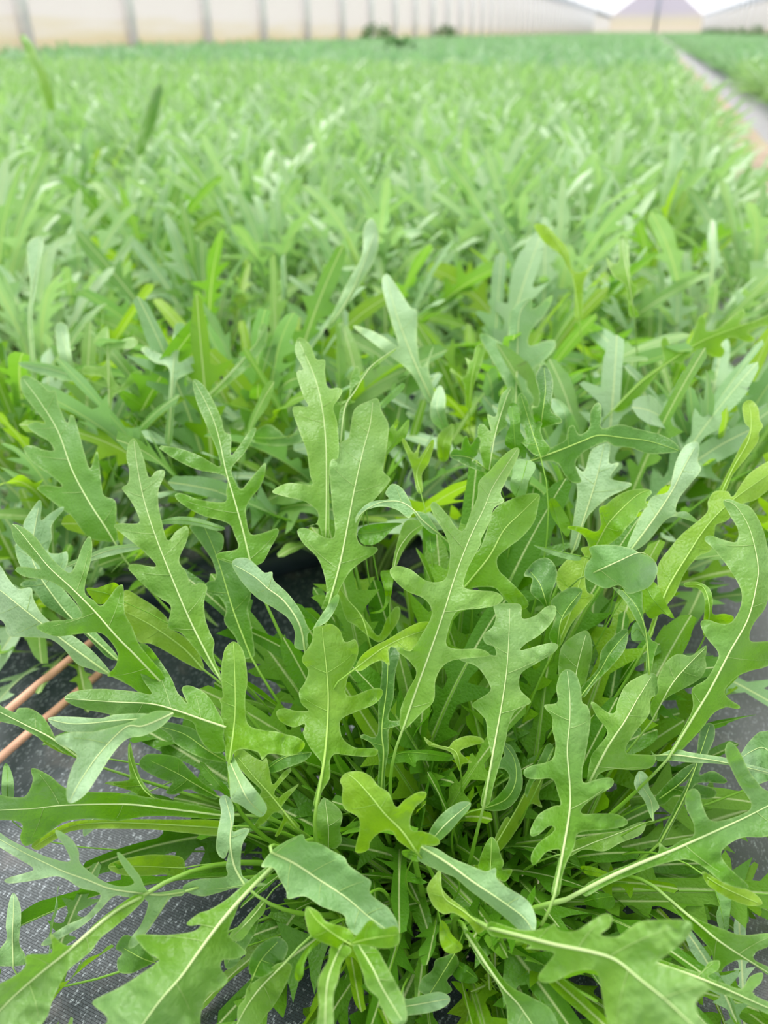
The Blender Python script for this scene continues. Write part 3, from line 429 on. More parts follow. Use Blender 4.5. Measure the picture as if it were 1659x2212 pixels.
('F',-1.4,0,"385,1440 440,1150 475,930 475,780 460,580 475,400 475,250 460,105","365,1440 400,1270 420,1180 385,1170 330,1190 280,1250 250,1260 245,1200 290,1130 370,1070 385,1040 350,1030 290,1080 245,1090 240,1050 290,960 380,910 420,900 400,820 370,750 280,750 215,740 200,700 240,670 330,650 375,620 390,540 370,450 370,380 330,330 325,305 400,290 395,200 420,120 460,93 510,120 540,200 550,290 580,310 600,380 590,480 570,600 550,700 560,770 640,750 710,740 738,760 720,800 620,860 550,920 550,955 640,955 760,960 820,1000 800,1030 700,1050 580,1060 520,1080 500,1160 460,1240 430,1330 410,1440",{'g':1}),
('F',.2,0,"590,770 700,560 800,410 880,270 960,140","580,770 600,620 640,560 700,470 640,380 600,300 620,290 700,350 745,350 760,290 800,200 860,150 960,112 1000,150 1000,240 960,270 950,360 880,450 810,560 830,600 950,605 990,620 960,680 850,695 740,690 650,720 620,780",{}),
('F',-.8,0,"450,1470 700,1340 900,1250 1100,1170 1300,1080 1500,990 1659,910 1820,830","560,1390 700,1310 900,1230 1000,1190 1010,1130 1060,1160 1150,1110 1210,1090 1215,1020 1170,920 1170,840 1210,805 1250,830 1270,910 1330,1000 1500,960 1560,900 1480,770 1410,620 1405,560 1430,525 1480,570 1560,720 1659,820 1800,800 1820,1000 1659,1090 1500,1100 1390,1170 1390,1230 1450,1300 1530,1370 1540,1400 1480,1400 1380,1360 1280,1280 1180,1230 1050,1250 900,1300 700,1380 570,1450",{'wp':1.7}),
('F',.4,2,"1300,1340 1400,1400 1600,1490","1270,1300 1400,1370 1540,1410 1610,1460 1622,1500 1540,1505 1440,1470 1350,1420 1290,1370",{}),
('F',-1.2,0,"0,1640 200,1690 400,1740 600,1780 750,1830 900,1950 1050,2070 1250,2260","0,1600 180,1650 330,1640 385,1610 410,1650 500,1660 600,1600 680,1555 725,1570 715,1630 660,1680 760,1690 830,1640 900,1600 1000,1590 1150,1590 1205,1620 1180,1690 1080,1780 1000,1850 1100,1880 1300,1980 1290,2020 1230,2080 1250,2170 1350,2300 1100,2400 760,2350 700,2200 670,2050 650,1940 620,1890 500,1900 380,1960 300,1960 290,1920 340,1850 380,1790 300,1770 210,1760 240,1745 150,1710 0,1680",{'g':1,'dt':-.03,'wp':1.4}),
('F',.9,1,"960,610 1100,605 1250,625 1400,650 1700,720","960,580 1000,605 1100,570 1200,590 1400,620 1500,650 1659,690 1700,710 1659,722 1480,682 1380,660 1200,650 1080,640 1000,640",{}),
('F',1.3,1,"970,1000 960,880 900,780 890,710","860,760 890,700 940,730 950,800 990,870 1010,920 980,950 980,1000 960,980 920,880 870,810",{}),
('F',2.2,3,"1010,1130 1150,870 1240,640 1310,430","1000,1120 1100,920 1200,720 1230,600 1260,440 1330,420 1340,500 1290,620 1250,720 1330,700 1410,750 1400,775 1300,770 1230,780 1180,850 1100,1000 1030,1130",{}),
('F',3,3,"1020,860 1150,760 1240,640","960,900 1040,790 1160,680 1230,660 1200,740 1130,790 1240,780 1340,810 1345,850 1280,870 1180,850 1100,850 1040,900",{}),
('F',2,0,"1060,1460 1250,1620 1400,1740 1700,1930","1050,1450 1150,1530 1250,1590 1380,1640 1500,1680 1659,1670 1720,1690 1659,1750 1590,1780 1580,1830 1720,1900 1720,1960 1560,1850 1480,1830 1400,1870 1380,1900 1330,1890 1320,1780 1200,1640 1080,1500",{'wp':1.3}),
('F',2,0,"900,1820 1200,1920 1400,2000 1600,2090 1740,2150","900,1790 1200,1890 1260,1900 1310,1840 1370,1835 1360,1890 1300,1930 1400,1970 1500,2000 1550,1930 1625,1905 1620,1960 1570,2030 1720,2110 1730,2180 1500,2080 1300,2000 900,1850",{'wp':1.3}),
('F',4,1,"1320,1350 1370,1500 1400,1640","1320,1340 1400,1360 1440,1450 1430,1560 1420,1650 1370,1640 1350,1560 1370,1480 1330,1400",{}),
('F',3.2,2,"20,1160 150,940 240,780 290,700","10,1150 90,980 130,980 190,850 250,780 240,720 300,680 320,740 290,850 310,920 240,900 180,1020 60,1180",{}),
('F',2.6,3,"300,760 340,640 380,560","340,540 380,560 350,640 300,720 250,780 220,860 210,800 280,660",{}),
('F',2.6,0,"470,1190 640,1120 800,1060 920,1010","460,1180 520,1110 640,1080 760,1060 880,1010 930,1010 900,1080 780,1130 680,1180 560,1170 480,1210",{}),
('F',3,3,"560,1480 650,1460 730,1450","560,1470 620,1440 690,1430 740,1460 730,1520 650,1520 580,1500",{}),
('F',2.4,2,"560,1290 620,1300 690,1320","540,1270 600,1270 660,1290 705,1310 690,1335 620,1330 560,1310",{}),
('F',1.6,1,"1700,620 1620,560 1500,620","1490,640 1520,560 1590,480 1630,465 1700,480 1720,700 1600,780 1540,740",{}),
# ---- neighbours just behind, softly out of focus
('G',10,1,"210,1020 190,850 175,650 200,450 230,300 235,180","190,1020 165,660 180,480 160,260 180,190 250,165 262,210 240,330 220,480 195,640 220,1020",{'p':'L'}),
('G',9,0,"640,1440 650,1150 645,900 640,720","615,1440 630,1240 500,1240 490,1200 630,1180 630,1020 500,990 510,940 620,940 630,850 560,800 640,700 665,800 780,770 825,800 780,840 670,850 665,980 720,1060 790,980 850,970 830,1020 740,1090 670,1150 670,1440",{'p':'L'}),
('G',9,1,"1005,1400 1020,1200 1035,950 1060,750","985,1400 1005,1150 1010,960 920,920 845,850 870,825 960,870 1020,880 1030,780 1050,690 1100,690 1105,760 1070,850 1070,920 1150,880 1240,880 1180,960 1080,1010 1050,1050 1040,1200 1025,1400",{'p':'L'}),
('G',11,1,"440,1000 400,860 370,740","400,1000 350,880 330,700 400,700 420,840 450,1000",{'p':'L'}),
('G',9,1,"460,1010 300,960 130,930","460,990 300,930 130,915 125,945 280,1000 440,1035",{'p':'L'}),
('G',10,0,"1250,1120 1450,910 1560,760 1580,700","1240,1110 1350,1000 1450,890 1530,800 1550,700 1595,700 1585,810 1500,930 1390,1030 1270,1130",{'p':'M'}),
('H',8,1,"1060,1150 960,930 870,700 820,540 780,400","1030,1150 930,980 780,860 600,720 610,700 720,740 820,800 860,820 800,620 760,450 790,390 860,480 930,590 970,620 970,800 1000,950 1070,820 1040,960 1085,1150",{'p':'M'}),
('H',14,1,"460,690 590,480 720,140","440,690 550,450 640,280 650,120 700,60 740,150 720,300 600,500 475,700",{'p':'M'}),
('H',5,2,"1280,1190 1300,1000 1345,830","1260,1180 1245,1040 1165,970 1170,950 1245,1010 1260,1000 1275,950 1260,890 1300,910 1320,830 1360,805 1375,850 1350,950 1330,1000 1300,1100 1295,1190",{'p':'R'}),
('H',5,1,"1140,1320 1090,1200 1110,1065","1130,1330 1060,1270 1050,1180 1080,1090 1110,1055 1140,1120 1140,1220 1160,1310",{'p':'M'}),
('H',4,2,"1130,1500 1130,1400 1185,1300","1100,1500 1090,1370 1140,1310 1190,1290 1180,1380 1155,1500",{'p':'M'}),
('H',6,3,"0,1370 150,1370 280,1340","-60,1350 0,1330 80,1290 150,1330 200,1370 270,1310 290,1390 150,1420 0,1400",{'p':'M'}),
('I',6,1,"150,1180 160,950 165,750 180,620 230,550","135,1200 100,1070 20,920 -60,780 -40,745 60,800 110,830 110,680 130,600 200,545 248,545 250,600 290,580 360,520 375,535 330,630 240,740 235,820 330,790 385,790 385,840 310,920 230,980 220,1060 260,1150 180,1210",{'p':'R','g':1}),
('I',9,2,"740,1200 900,1040 1050,930 1250,800 1450,720 1659,650 1760,620","740,1200 860,1060 950,980 1030,920 1020,800 1050,770 1090,840 1150,840 1200,780 1240,660 1270,640 1290,680 1290,730 1360,720 1440,650 1510,600 1520,640 1490,690 1560,680 1700,620 1760,610 1760,680 1600,710 1540,740 1580,780 1540,800 1440,770 1380,810 1400,850 1380,890 1310,880 1250,850 1170,890 1150,930 1080,920 1000,990 900,1120 790,1210",{'p':'R'}),
('I',14,2,"530,660 490,400 430,250 330,120","505,650 500,450 450,330 420,280 320,200 260,100 330,100 400,170 460,240 490,360 540,380 620,340 560,440 550,650",{'p':'R'}),
('I',8,1,"460,1340 440,1200 380,1140","440,1350 390,1240 350,1150 400,1140 470,1200 520,1290 530,1350",{'p':'R'}),
('I',11,0,"860,640 830,450 800,300 790,180","830,640 810,470 730,400 690,290 740,330 770,300 770,170 820,180 830,300 840,430 880,480 850,560 890,640",{'p':'R'}),
('I',60,1,"1009,152 1053,-82 1094,-276 1114,-447","992,152 1025,-82 1061,-248 1075,-414 1094,-461 1136,-447 1155,-364 1197,-376 1164,-298 1119,-215 1081,-27 1036,152",{'p':'S'}),
('G',110,0,"304,-602 262,-788 207,-926 138,-1023","284,-594 229,-774 165,-912 121,-1017 143,-1039 199,-973 235,-884 284,-788 331,-608",{'p':'T'}),
('G',72,3,"829,-331 879,-497 920,-649 956,-732","807,-331 843,-497 879,-608 912,-705 956,-746 973,-705 956,-608 917,-470 857,-326",{'p':'U'}),
]
# ------------------------------------------------------------------ a rocket leaf grown in space (for plants that are not in focus)
def grown_leaf(rng, base, az, el, L, W, bend, lod=1, twist=None, young=None):
    """returns V, F, rib, rnd, midline"""
    n = {0: 18, 1: 32, 2: 56}[lod]
    s = np.linspace(0, 1, n)
    ang = el - bend*s**1.6                          # arching
    ds = L/(n-1); cz = np.cumsum(np.sin(ang))*ds; ch = np.cumsum(np.cos(ang))*ds
    side_bend = rng.uniform(-.25, .25)*s**2*L
    dx, dy = math.cos(az), math.sin(az)
    P = np.stack([base[0]+dx*ch-dy*side_bend, base[1]+dy*ch+dx*side_bend, base[2]+cz], 1)
    T = np.gradient(P, axis=0); T /= np.linalg.norm(T, axis=1)[:, None]
    lat0 = np.array([-dy, dx, 0.]); tw = (rng.uniform(-1.2, 1.2) if twist is None else twist)*s + rng.uniform(-.5, .5)
    N0 = np.cross(T, lat0); N0 /= np.linalg.norm(N0, axis=1)[:, None]
    lat = lat0*np.cos(tw)[:, None]+N0*np.sin(tw)[:, None]; N = np.cross(T, lat)
    def half():
        b0 = .34+rng.uniform(-.05, .05)
        env = .05+.16*smoothstep(b0-.1, b0+.15, s)
        w_ = env.copy(); nl = rng.choice([3, 4, 4, 5])
        for k in range(nl):
            c = b0+.05+(.78-b0)*(k+rng.uniform(-.25, .25))/nl; a = rng.uniform(.7, 1.35)*(.55+.45*k/nl)
            w_ = np.maximum(w_, a*np.exp(-((s-c)/(.024 if lod else .034))**2))
        term = rng.uniform(.2, .44)*np.sqrt(np.clip(1-((s-.84)/.165)**2, 0, 1))*rng.uniform(.8, 1.1)
        w_ = np.maximum(w_, term*(s > .7))
        w_[s > .99] = .02; w_[s < .22] = .045
        return w_*W
    wl, wr = half(), half()
    sw = .55
    V = []; rib = []
    cup = rng.uniform(-.15, .45); ph = rng.uniform(0, 6)
    for i in range(n):
        rw = max(.0006, .0022*(1-s[i])*L/.2+.0003)
        for q, (sg, wv) in enumerate(((1, wl[i]), (1, None), (0, 0), (-1, None), (-1, wr[i]))):
            if wv is None: v = P[i]+lat[i]*sg*rw*1.1; V.append(v); rib.append(0. if lod else .2); continue
            if sg == 0: V.append(P[i]); rib.append(1.); continue
            fwd = T[i]*sw*wv if .2 < s[i] < .9 else 0
            V.append(P[i]+lat[i]*sg*wv+fwd+N[i]*(cup*wv+.0025*math.sin(ph+s[i]*25+sg)*wv/W)); rib.append(0.)
    Fc = [(i*5+k, i*5+k+1, (i+1)*5+k+1, (i+1)*5+k) for i in range(n-1) for k in range(4)]
    return np.array(V), Fc, np.array(rib), P
def stalk(P, r0, r1, n=4): 
    P = np.asarray(P); return tube(P, np.linspace(r0, r1, len(P)), n)
def rocket_mesh(name, seed, leaves=30, hgt=.2, lod=1, mat='field'):
    rng = random.Random(seed); b = MB(); R = []; wide = 1 if lod else 1.35
    for k in range(leaves):
        az = k*2.4+rng.uniform(-.3, .3); q = (k+.5)/leaves
        el = math.radians(86-58*q**1.1+rng.uniform(-8, 8)); L = hgt*rng.uniform(.6, 1.3)*(1.05-.15*q)
        V, Fc, rib, P = grown_leaf(rng, (math.cos(az)*.012*q, math.sin(az)*.012*q, 0), az, el, L, L*rng.uniform(.07, .12)*wide, rng.uniform(.2, 1.3), lod)
        b.add(V, Fc, rib); R += [rng.random()]*len(V)
    V = np.concatenate(b.V); V[:, 2] = np.maximum(V[:, 2], .004)
    me = bpy.data.meshes.new(name); me.from_pydata(V.tolist(), [], b.F); me.materials.append(M[mat])
    me.polygons.foreach_set('use_smooth', [True]*len(me.polygons))
    for nm, arr in (('rib', np.concatenate(b.A)), ('rnd', R), ('blade', np.clip(V[:, 2]/.16, 0, 1))):
        a = me.attributes.new(nm, 'FLOAT', 'POINT'); a.data.foreach_set('value', np.asarray(arr, np.float32))
    return me
VAR = [rocket_mesh('rocket_plant', 10+i, 58, .19, 1) for i in range(6)]
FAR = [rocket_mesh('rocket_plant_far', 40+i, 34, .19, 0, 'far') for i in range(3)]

# ------------------------------------------------------------------ the traced leaves of the near plants
def pts(s): return np.array([tuple(map(float, q.split(','))) for q in s.split()])
class Leaf: pass
zb = np.full((330, 250), 9.9)        # nearest hero surface on a coarse frame raster
def build_leaf(i, spec, root_xy):
    sh, lay, ty, mid, out, ex = spec
    rng = random.Random(i*7+1)
    ox, oy = SH[sh]; mid = pts(mid)/2.765+[ox, oy]; out = pts(out)/2.765+[ox, oy]
    mid = catmull(mid, 6.0); out = catmull(out, 5.0, True)
    # drop near-duplicate outline points
    keep = [0]
    for j in range(1, len(out)):
        if np.linalg.norm(out[j]-out[keep[-1]]) > 2.0: keep.append(j)
    out = out[keep]
    # small natural waviness of the margin
    step = 7.0 if sh in 'ABCDEF' else 9.0
    lo, hi = out.min(0), out.max(0)
    gx, gy = np.meshgrid(np.arange(lo[0], hi[0], step), np.arange(lo[1], hi[1], step)); gx = gx+(np.arange(gx.shape[0]) % 2)[:, None]*step/2
    G = np.stack([gx.ravel(), gy.ravel()], 1)
    x0, y0 = out[:, 0], out[:, 1]; x1, y1 = np.roll(x0, -1), np.roll(y0, -1)
    ins = np.zeros(len(G), bool)
    for a, b_, c, d_ in zip(x0, y0, x1, y1):
        cr = ((b_ > G[:, 1]) != (d_ > G[:, 1])) & (G[:, 0] < (c-a)*(G[:, 1]-b_)/(d_-b_+1e-9)+a); ins ^= cr
    G = G[ins]
    if len(G): 
        D = np.sqrt(((G[:, None]-out[None])**2).sum(2)).min(1); G = G[D > step*.45]
    def inside(Q):
        q = np.zeros(len(Q), bool)
        for a, b_, c, d_ in zip(x0, y0, x1, y1): q ^= ((b_ > Q[:, 1]) != (d_ > Q[:, 1])) & (Q[:, 0] < (c-a)*(Q[:, 1]-b_)/(d_-b_+1e-9)+a)
        return q
    mi = mid[inside(mid)]
    if len(mi):
        mi = mi[np.sqrt(((mi[:, None]-out[None])**2).sum(2)).min(1) > 2.5]
    if len(mi) and len(G): G = G[np.sqrt(((G[:, None]-mi[None])**2).sum(2)).min(1) > step*.5]
    allp = np.concatenate([out, mi, G]) if len(G) else np.concatenate([out, mi])
    nO = len(out)
    vo, ed, fa, *_ = delaunay_2d_cdt([Vector(p) for p in allp], [], [list(range(nO))], 1, 1e-4)
    P2 = np.array([tuple(v) for v in vo]); 
    mm = mid
    dist2 = ((P2[:, None]-mm[None])**2).sum(2)
    wgt = 1/(dist2+9.0)**2; S = (wgt*np.linspace(0, 1, len(mm))[None]).sum(1)/wgt.sum(1)
    T2 = np.gradient(mm, axis=0); T2 /= np.linalg.norm(T2, axis=1)[:, None]+1e-9
    j = dist2.argmin(1); dv = P2-mm[j]; sw = T2[j, 0]*dv[:, 1]-T2[j, 1]*dv[:, 0]
    # depth of the midrib
    dm = shell(mm[:, 1])+lay*.012 + ex.get('dt', 0)*np.linspace(0, 1, len(mm))
    if ex.get('p'): dm = np.full(len(mm), .48+.010*lay)+.0*mm[:, 1]+(mm[0, 1]-mm[:, 1])*.00012
    bow = rng.uniform(-.005, .016)
    tt = np.linspace(0, 1, len(mm)); dm = dm-bow*np.sin(tt*math.pi)+.0015*np.sin(tt*9+i)
    roll = ex.get('roll', rng.uniform(-.45, .45)); cup = rng.uniform(.15, .6)*rng.choice([1, 1, -1])
    dS = np.interp(S, tt, dm); wm = sw*dS/F
    sc = dS/F
    ruf = np.array([noise.noise((x*.018, y*.018, i*3.1)) + .5*noise.noise((x*.05, y*.05, i*5.1+9)) for x, y in P2])
    aw = np.minimum(np.abs(wm), .02)
    d = dS+roll*np.clip(wm, -.016, .016)+cup*aw+ruf*(.0008+.24*aw)+.0012*np.sin(S*rng.uniform(18, 26)+np.sign(wm)*1.3)*np.minimum(aw/.008, 1)
    def clampd(x, y, d): return np.minimum(d, ground_depth(x, y, .010))
    d = clampd(P2[:, 0], P2[:, 1], d); V = at(P2[:, 0], P2[:, 1], d)
    L = Leaf(); L.V = V; L.F = [f[::-1] for f in fa]; L.ty = ty; L.ex = ex; L.area = (hi-lo).prod(); L.rnd = rng.random(); L.S = S
    do_ = ((P2[:, None]-out[None])**2).sum(2).min(1); L.rim = np.clip(1-np.sqrt(do_)/3.0, 0, 1)
    # orientation towards the sky side (towards the camera)
    f0 = L.F[0]; nn = np.cross(V[f0[1]]-V[f0[0]], V[f0[2]]-V[f0[0]])
    if nn@(CAM-V[f0[0]]) < 0: L.F = [f[::-1] for f in L.F]
    # raster for the fill leaves behind
    if not ex.get('p'):
        for f in L.F:
            c = P2[list(f)].mean(0); a, b_ = int(c[1]//8)+20, int(c[0]//8)+20
            if 0 <= a < 330 and 0 <= b_ < 250: zb[a, b_] = min(zb[a, b_], d[list(f)].min())
    # midrib + petiole
    q_ = ((mm[:, None]-P2[None])**2).sum(2); wq_ = 1/(q_+.3)**2; md = (wq_*d[None]).sum(1)/wq_.sum(1)-.00012
    md = np.convolve(np.pad(md, 1, 'edge'), [.2, .6, .2], 'valid'); MP = at(mm[:, 0], mm[:, 1], md)[::-1]   # tip -> base
    r = ex.get('wp', 1.0)
    wid = math.sqrt(L.area)/160; wid = min(max(wid, .45), 1.15)
    B = MP[-1]; t0 = MP[-1]-MP[-3]; t0 /= np.linalg.norm(t0)+1e-9
    rb = MB(); np_ = len(MP)
    if ex.get('np'):
        path = MP; Rr = np.linspace(.00012, .00045*wid, np_); al = np.linspace(1, .6, np_)
    else:
        R0 = np.array([root_xy[0], root_xy[1], .006]); off = B[:2]-R0[:2]; nrm = np.linalg.norm(off)+1e-9
        R0[:2] += off/nrm*min(nrm*.5, .048)
        Ld = np.linalg.norm(B-R0); tq = np.linspace(0, 1, 14)[1:, None]
        dn = np.array([off[0]/nrm*.25, off[1]/nrm*.25, 1.0])
        c1 = B+t0*Ld*(.35 if t0@(R0-B) > 0 else .07)+np.array([FW[0], FW[1], 0])*min(.018, Ld*.1); c2 = R0+dn*Ld*.28; c1[2] = max(c1[2], .01)
        pet = (1-tq)**3*B+3*(1-tq)**2*tq*c1+3*(1-tq)*tq**2*c2+tq**3*R0
        path = np.concatenate([MP, pet])
        Rr = np.concatenate([np.linspace(.00011, .00052*wid*r, np_), np.linspace(.00058*wid*r, .0017*min(r*wid, 1.2), 13)])
        al = np.concatenate([np.linspace(1, .50, np_), np.linspace(.45, 0, 13)])
    Vt, Ft = tube(path, Rr, 6); rb.add(Vt, Ft, np.repeat(al, 6))
    # lobe veins: from the midrib to every lobe tip
    sgn_out = None
    do = ((out[:, None]-mm[None])**2).sum(2); jo = do.argmin(1); wo_ = np.sqrt(do.min(1)); no = len(out)
    for k in range(no):
        win = [wo_[(k+q) % no] for q in range(-6, 7)]
        if wo_[k] >= max(win)-1e-9 and wo_[k] > 30 and jo[k] > 4 and jo[k] < len(mm)-6:
            tip = out[k]; st = mm[max(jo[k]-int(wo_[k]/6*.6), 0)]
            u = np.linspace(0, .82, 12)[:, None]; q2 = st*(1-u)+tip*u + T2[jo[k]]*(-np.sin(u*math.pi)*wo_[k]*.05)
            cut = False
            for p_ in q2:
                cr = ((y0 > p_[1]) != (y1 > p_[1])) & (p_[0] < (x1-x0)*(p_[1]-y0)/(y1-y0+1e-9)+x0)
                if not cr.sum() % 2: cut = True
            if cut: continue
            ii = ((q2[:, None]-P2[None])**2).sum(2); wq = 1/(ii+1)**2; dq = (wq*d[None]).sum(1)/wq.sum(1)-.00012
            dmm = np.interp(0, [0], [0]); VP = at(q2[:, 0], q2[:, 1], dq-.00005)
            Vt, Ft = tube(VP, np.linspace(.00016, .00006, 12), 4); rb.add(Vt, Ft, np.repeat(np.full(12, .52), 4))
    L.rib = rb; L.ribm = M['rib'] if (ty in (0, 1) ) else M['rib2']
    return L
CROWN = np.array([-.040, .250])
NB = {'L': (np.array([-.30, .60]), 'rocket plant with tall blurred upright leaves behind the left shoulder of the front clump'),
      'M': (np.array([-.09, .66]), 'rocket plant with long pale stalks right behind the middle of the front clump'),
      'R': (np.array([.10, .60]), 'rocket plant with one long bright leaf arching to the right, behind the front clump'),
      'S': (at(1420, 560, 1.12)[:2], 'rocket plant with a single tall upright leaf near the right margin of the bed'),
      'T': (at(125, 300, 1.55)[:2], 'rocket plant whose tall curved leaf stands up before the left film wall'),
      'U': (at(295, 420, 1.15)[:2], 'rocket plant with a dark leaf standing above the crop, upper left')}
hero = empty('rocket_plant', (CROWN[0], CROWN[1], 0))
tag(hero, 'large sharply focused rocket clump with deeply lobed leaves, filling the near end of the bed', 'plant')
C.view_layers[0].update()
nbe = {}
for k, (xy, lab) in NB.items():
    nbe[k] = empty('rocket_plant', (xy[0], xy[1], 0)); tag(nbe[k], lab, 'plant')
built = [(build_leaf(i, sp_, NB[sp_[5]['p']][0] if sp_[5].get('p') else CROWN), sp_) for i, sp_ in enumerate(LEAVES)]
def emit_leaf(L, parent):
    o = mesh_obj('leaf', L.V, L.F, M[L.ty], parent, attrs={'rnd': np.full(len(L.V), L.rnd), 'blade': L.S, 'rim': L.rim})
    V = np.concatenate(L.rib.V)
    q = mesh_obj('midrib', V-np.array(parent.location), L.rib.F, L.ribm, None, True, {'along': np.concatenate(L.rib.A)}); q.parent = o
    return o
hl = sorted([L for L, s in built if not s[5].get('p')], key=lambda l: -l.area)
for L in hl[:100]: emit_leaf(L, hero)
rest = hl[100:]
for L, s in built:
    if s[5].get('p'): emit_leaf(L, nbe[s[5]['p']])
# grow the inner leaves of the clump wherever they stay behind the visible ones
zz = zb.copy()
for _ in range(1):
    z2 = zz.copy()
    for dy in (-1, 0, 1):
        for dx in (-1, 0, 1): z2 = np.minimum(z2, np.roll(np.roll(zz, dy, 0), dx, 1))
    zz = z2
def clear(V, free=.012, tol=.01):
    x, y, d = proj(V); a = (y//8).astype(int)+20; b_ = (x//8).astype(int)+20
    ok = (a >= 0) & (a < 330) & (b_ >= 0) & (b_ < 250)
    if not ok.any(): return True
    zq = zz[a[ok], b_[ok]]; dd = d[ok]; yy_ = y[ok]
    bad = ((zq < 9) & (dd < zq+.004)) | ((zq > 9) & (dd < shell(yy_)+free))
    return bad.mean() <= tol
fills = []; rng = random.Random(77)
tries = 0
while len(fills) < 230 and tries < 6000:
    tries += 1
    az = rng.uniform(0, 2*math.pi); q = rng.random(); el = math.radians(rng.choice([rng.uniform(20, 88), rng.uniform(45, 88)])); L_ = rng.uniform(.09, .25)*(.65+.35*math.sin(el))
    cc = CROWN + np.array([rng.gauss(0, .03), rng.gauss(0, .018)])
    V, Fc, rib, P = grown_leaf(rng, (cc[0], cc[1], .004), az, el, L_, L_*rng.uniform(.085, .14), rng.uniform(.1, 1.1), 2)
    if V[:, 2].min() < -.01 or not clear(V): continue
    V[:, 2] = np.maximum(V[:, 2], .004+.0005*rng.random())
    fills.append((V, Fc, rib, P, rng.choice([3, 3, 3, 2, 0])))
tries = 0; low_n = 0
while low_n < 46 and tries < 4000:      # leaves lying low over the fabric, thicker on the right
    tries += 1
    az = rng.uniform(-.9, 1.1) if rng.random() < .75 else rng.uniform(2.4, 4.6); el = math.radians(rng.uniform(10, 42)); L_ = rng.uniform(.11, .21)
    cc = CROWN + np.array([rng.gauss(.02 if abs(az) < 1.2 else -.01, .02), rng.gauss(0, .02)])
    V, Fc, rib, P = grown_leaf(rng, (cc[0], cc[1], .006), az, el, L_, L_*rng.uniform(.09, .14), rng.uniform(.2, .9), 2)
    if V[:, 2].min() < -.03 or not clear(V, -.02, .02): continue
    V[:, 2] = np.maximum(V[:, 2], .010+.002*rng.random()); low_n += 1
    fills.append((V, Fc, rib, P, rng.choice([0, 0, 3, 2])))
print('fills', len(fills), 'tries', tries)
V = []; Fc = []; rib = []; R = []; fm = []; n = 0
for (v, f, r, P, ty) in fills:
    V.append(v); Fc += [tuple(i+n for i in q) for q in f]; fm += [{0: 0, 2: 1, 3: 2}[ty]]*len(f); n += len(v); rib.append(r); R += [rng.random()]*len(v)
    tv, tf = tube(P[:int(len(P)*.75)]-np.array([0, 0, .0006]), np.linspace(.0014, .0005, int(len(P)*.75)), 5)
    V.append(tv); Fc += [tuple(i+n for i in q) for q in tf]; fm += [3]*len(tf); n += len(tv); rib.append(np.zeros(len(tv))); R += [.5]*len(tv)
for L in rest:
    V.append(L.V); Fc += [tuple(i+n for i in q) for q in L.F]; fm += [{0: 0, 1: 4, 2: 1, 3: 2}[L.ty]]*len(L.F); n += len(L.V); rib.append(np.zeros(len(L.V))); R += [L.rnd]*len(L.V)
    rv = np.concatenate(L.rib.V); V.append(rv); Fc += [tuple(i+n for i in q) for q in L.rib.F]; fm += [3]*len(L.rib.F); n += len(rv); rib.append(np.zeros(len(rv))); R += [.5]*len(rv)
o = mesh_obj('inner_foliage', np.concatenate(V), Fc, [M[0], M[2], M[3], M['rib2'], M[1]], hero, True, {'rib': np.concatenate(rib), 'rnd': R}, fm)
o['kind'] = 'stuff'

# ------------------------------------------------------------------ neighbours with leaf parts
def near_plant(e, xy, seed, nl, hgt):
    rng = random.Random(seed); made = 0; tr_ = 0
    low = hgt < .15
    while made < nl and tr_ < nl*(60 if low else 6):
        tr_ += 1
        az = tr_*2.4+rng.uniform(-.4, .4); q = rng.random()
        el = math.radians(87-52*q+rng.uniform(-8, 8)); L_ = hgt*rng.uniform(.75, 1.2)
        V, Fc, rib, P = grown_leaf(rng, (xy[0]+math.cos(az)*.015*q, xy[1]+math.sin(az)*.015*q, .004), az, el, L_, L_*rng.uniform(.085, .14), rng.uniform(.2, 1.2), 2)
        if not clear(V, -.15 if low else -.02, .02 if low else .0): continue
        x, y, d = proj(V)
        if not low and (y.max() > 1250 and x.max() > 130 and d.min() < .42): continue
        V[:, 2] = np.maximum(V[:, 2], .004)
        o = mesh_obj('leaf', V, Fc, M[rng.choice([0, 0, 1, 1, 2])], e, True, {'rib': rib, 'rnd': np.full(len(V), rng.random()), 'blade': np.repeat(np.linspace(0, 1, len(V)//5), 5)}); made += 1
for k, (xy, lab) in NB.items(): near_plant(nbe[k], xy, ord(k), 46 if k in 'LMR' else 30, .21)
NEAR = [(-.50, .52, 'rocket plant at the left edge of the bed, level with the front clump'),
        (-.16, .50, 'short rocket plant tucked behind the front clump, left of its tall pair of leaves'),
        (.02, .50, 'short rocket plant tucked against the back right of the front clump'),
        (-.36, .36, 'low rocket plant beside the black pipe, left of the front clump'),
        (.205, .345, 'low rocket plant spilling in from the right frame edge below the large curved leaf'),
        (.115, .185, 'small low rocket plant under the blurred leaf in the lower right corner'),
        (-.205, .115, 'small low rocket plant under the leaves in the lower left corner'),
        (-.40, .44, 'dark rocket plant at the left frame edge, right above the black pipe'),
        (-.28, .47, 'short rocket plant half hidden behind the large pale leaf on the left'),
        (-.46, .80, 'rocket plant in the second row, at the far left of the frame'),
        (-.26, .86, 'rocket plant in the second row, behind the upright leaves left of the centre'),
        (-.07, .88, 'rocket plant in the second row, above the middle of the front clump'),
        (.07, .85, 'rocket plant in the second row, last before the bare fabric on the right')]
for i, (x, y, lab) in enumerate(NEAR):
    e = empty('rocket_plant', (x, y, 0)); tag(e, lab, 'plant')
    h_ = .20 if y > .43 else .13 if y > .3 else .07
    near_plant(e, np.array([x, y]), 500+i, 44 if y > .43 else 24 if y > .3 else 16, h_)

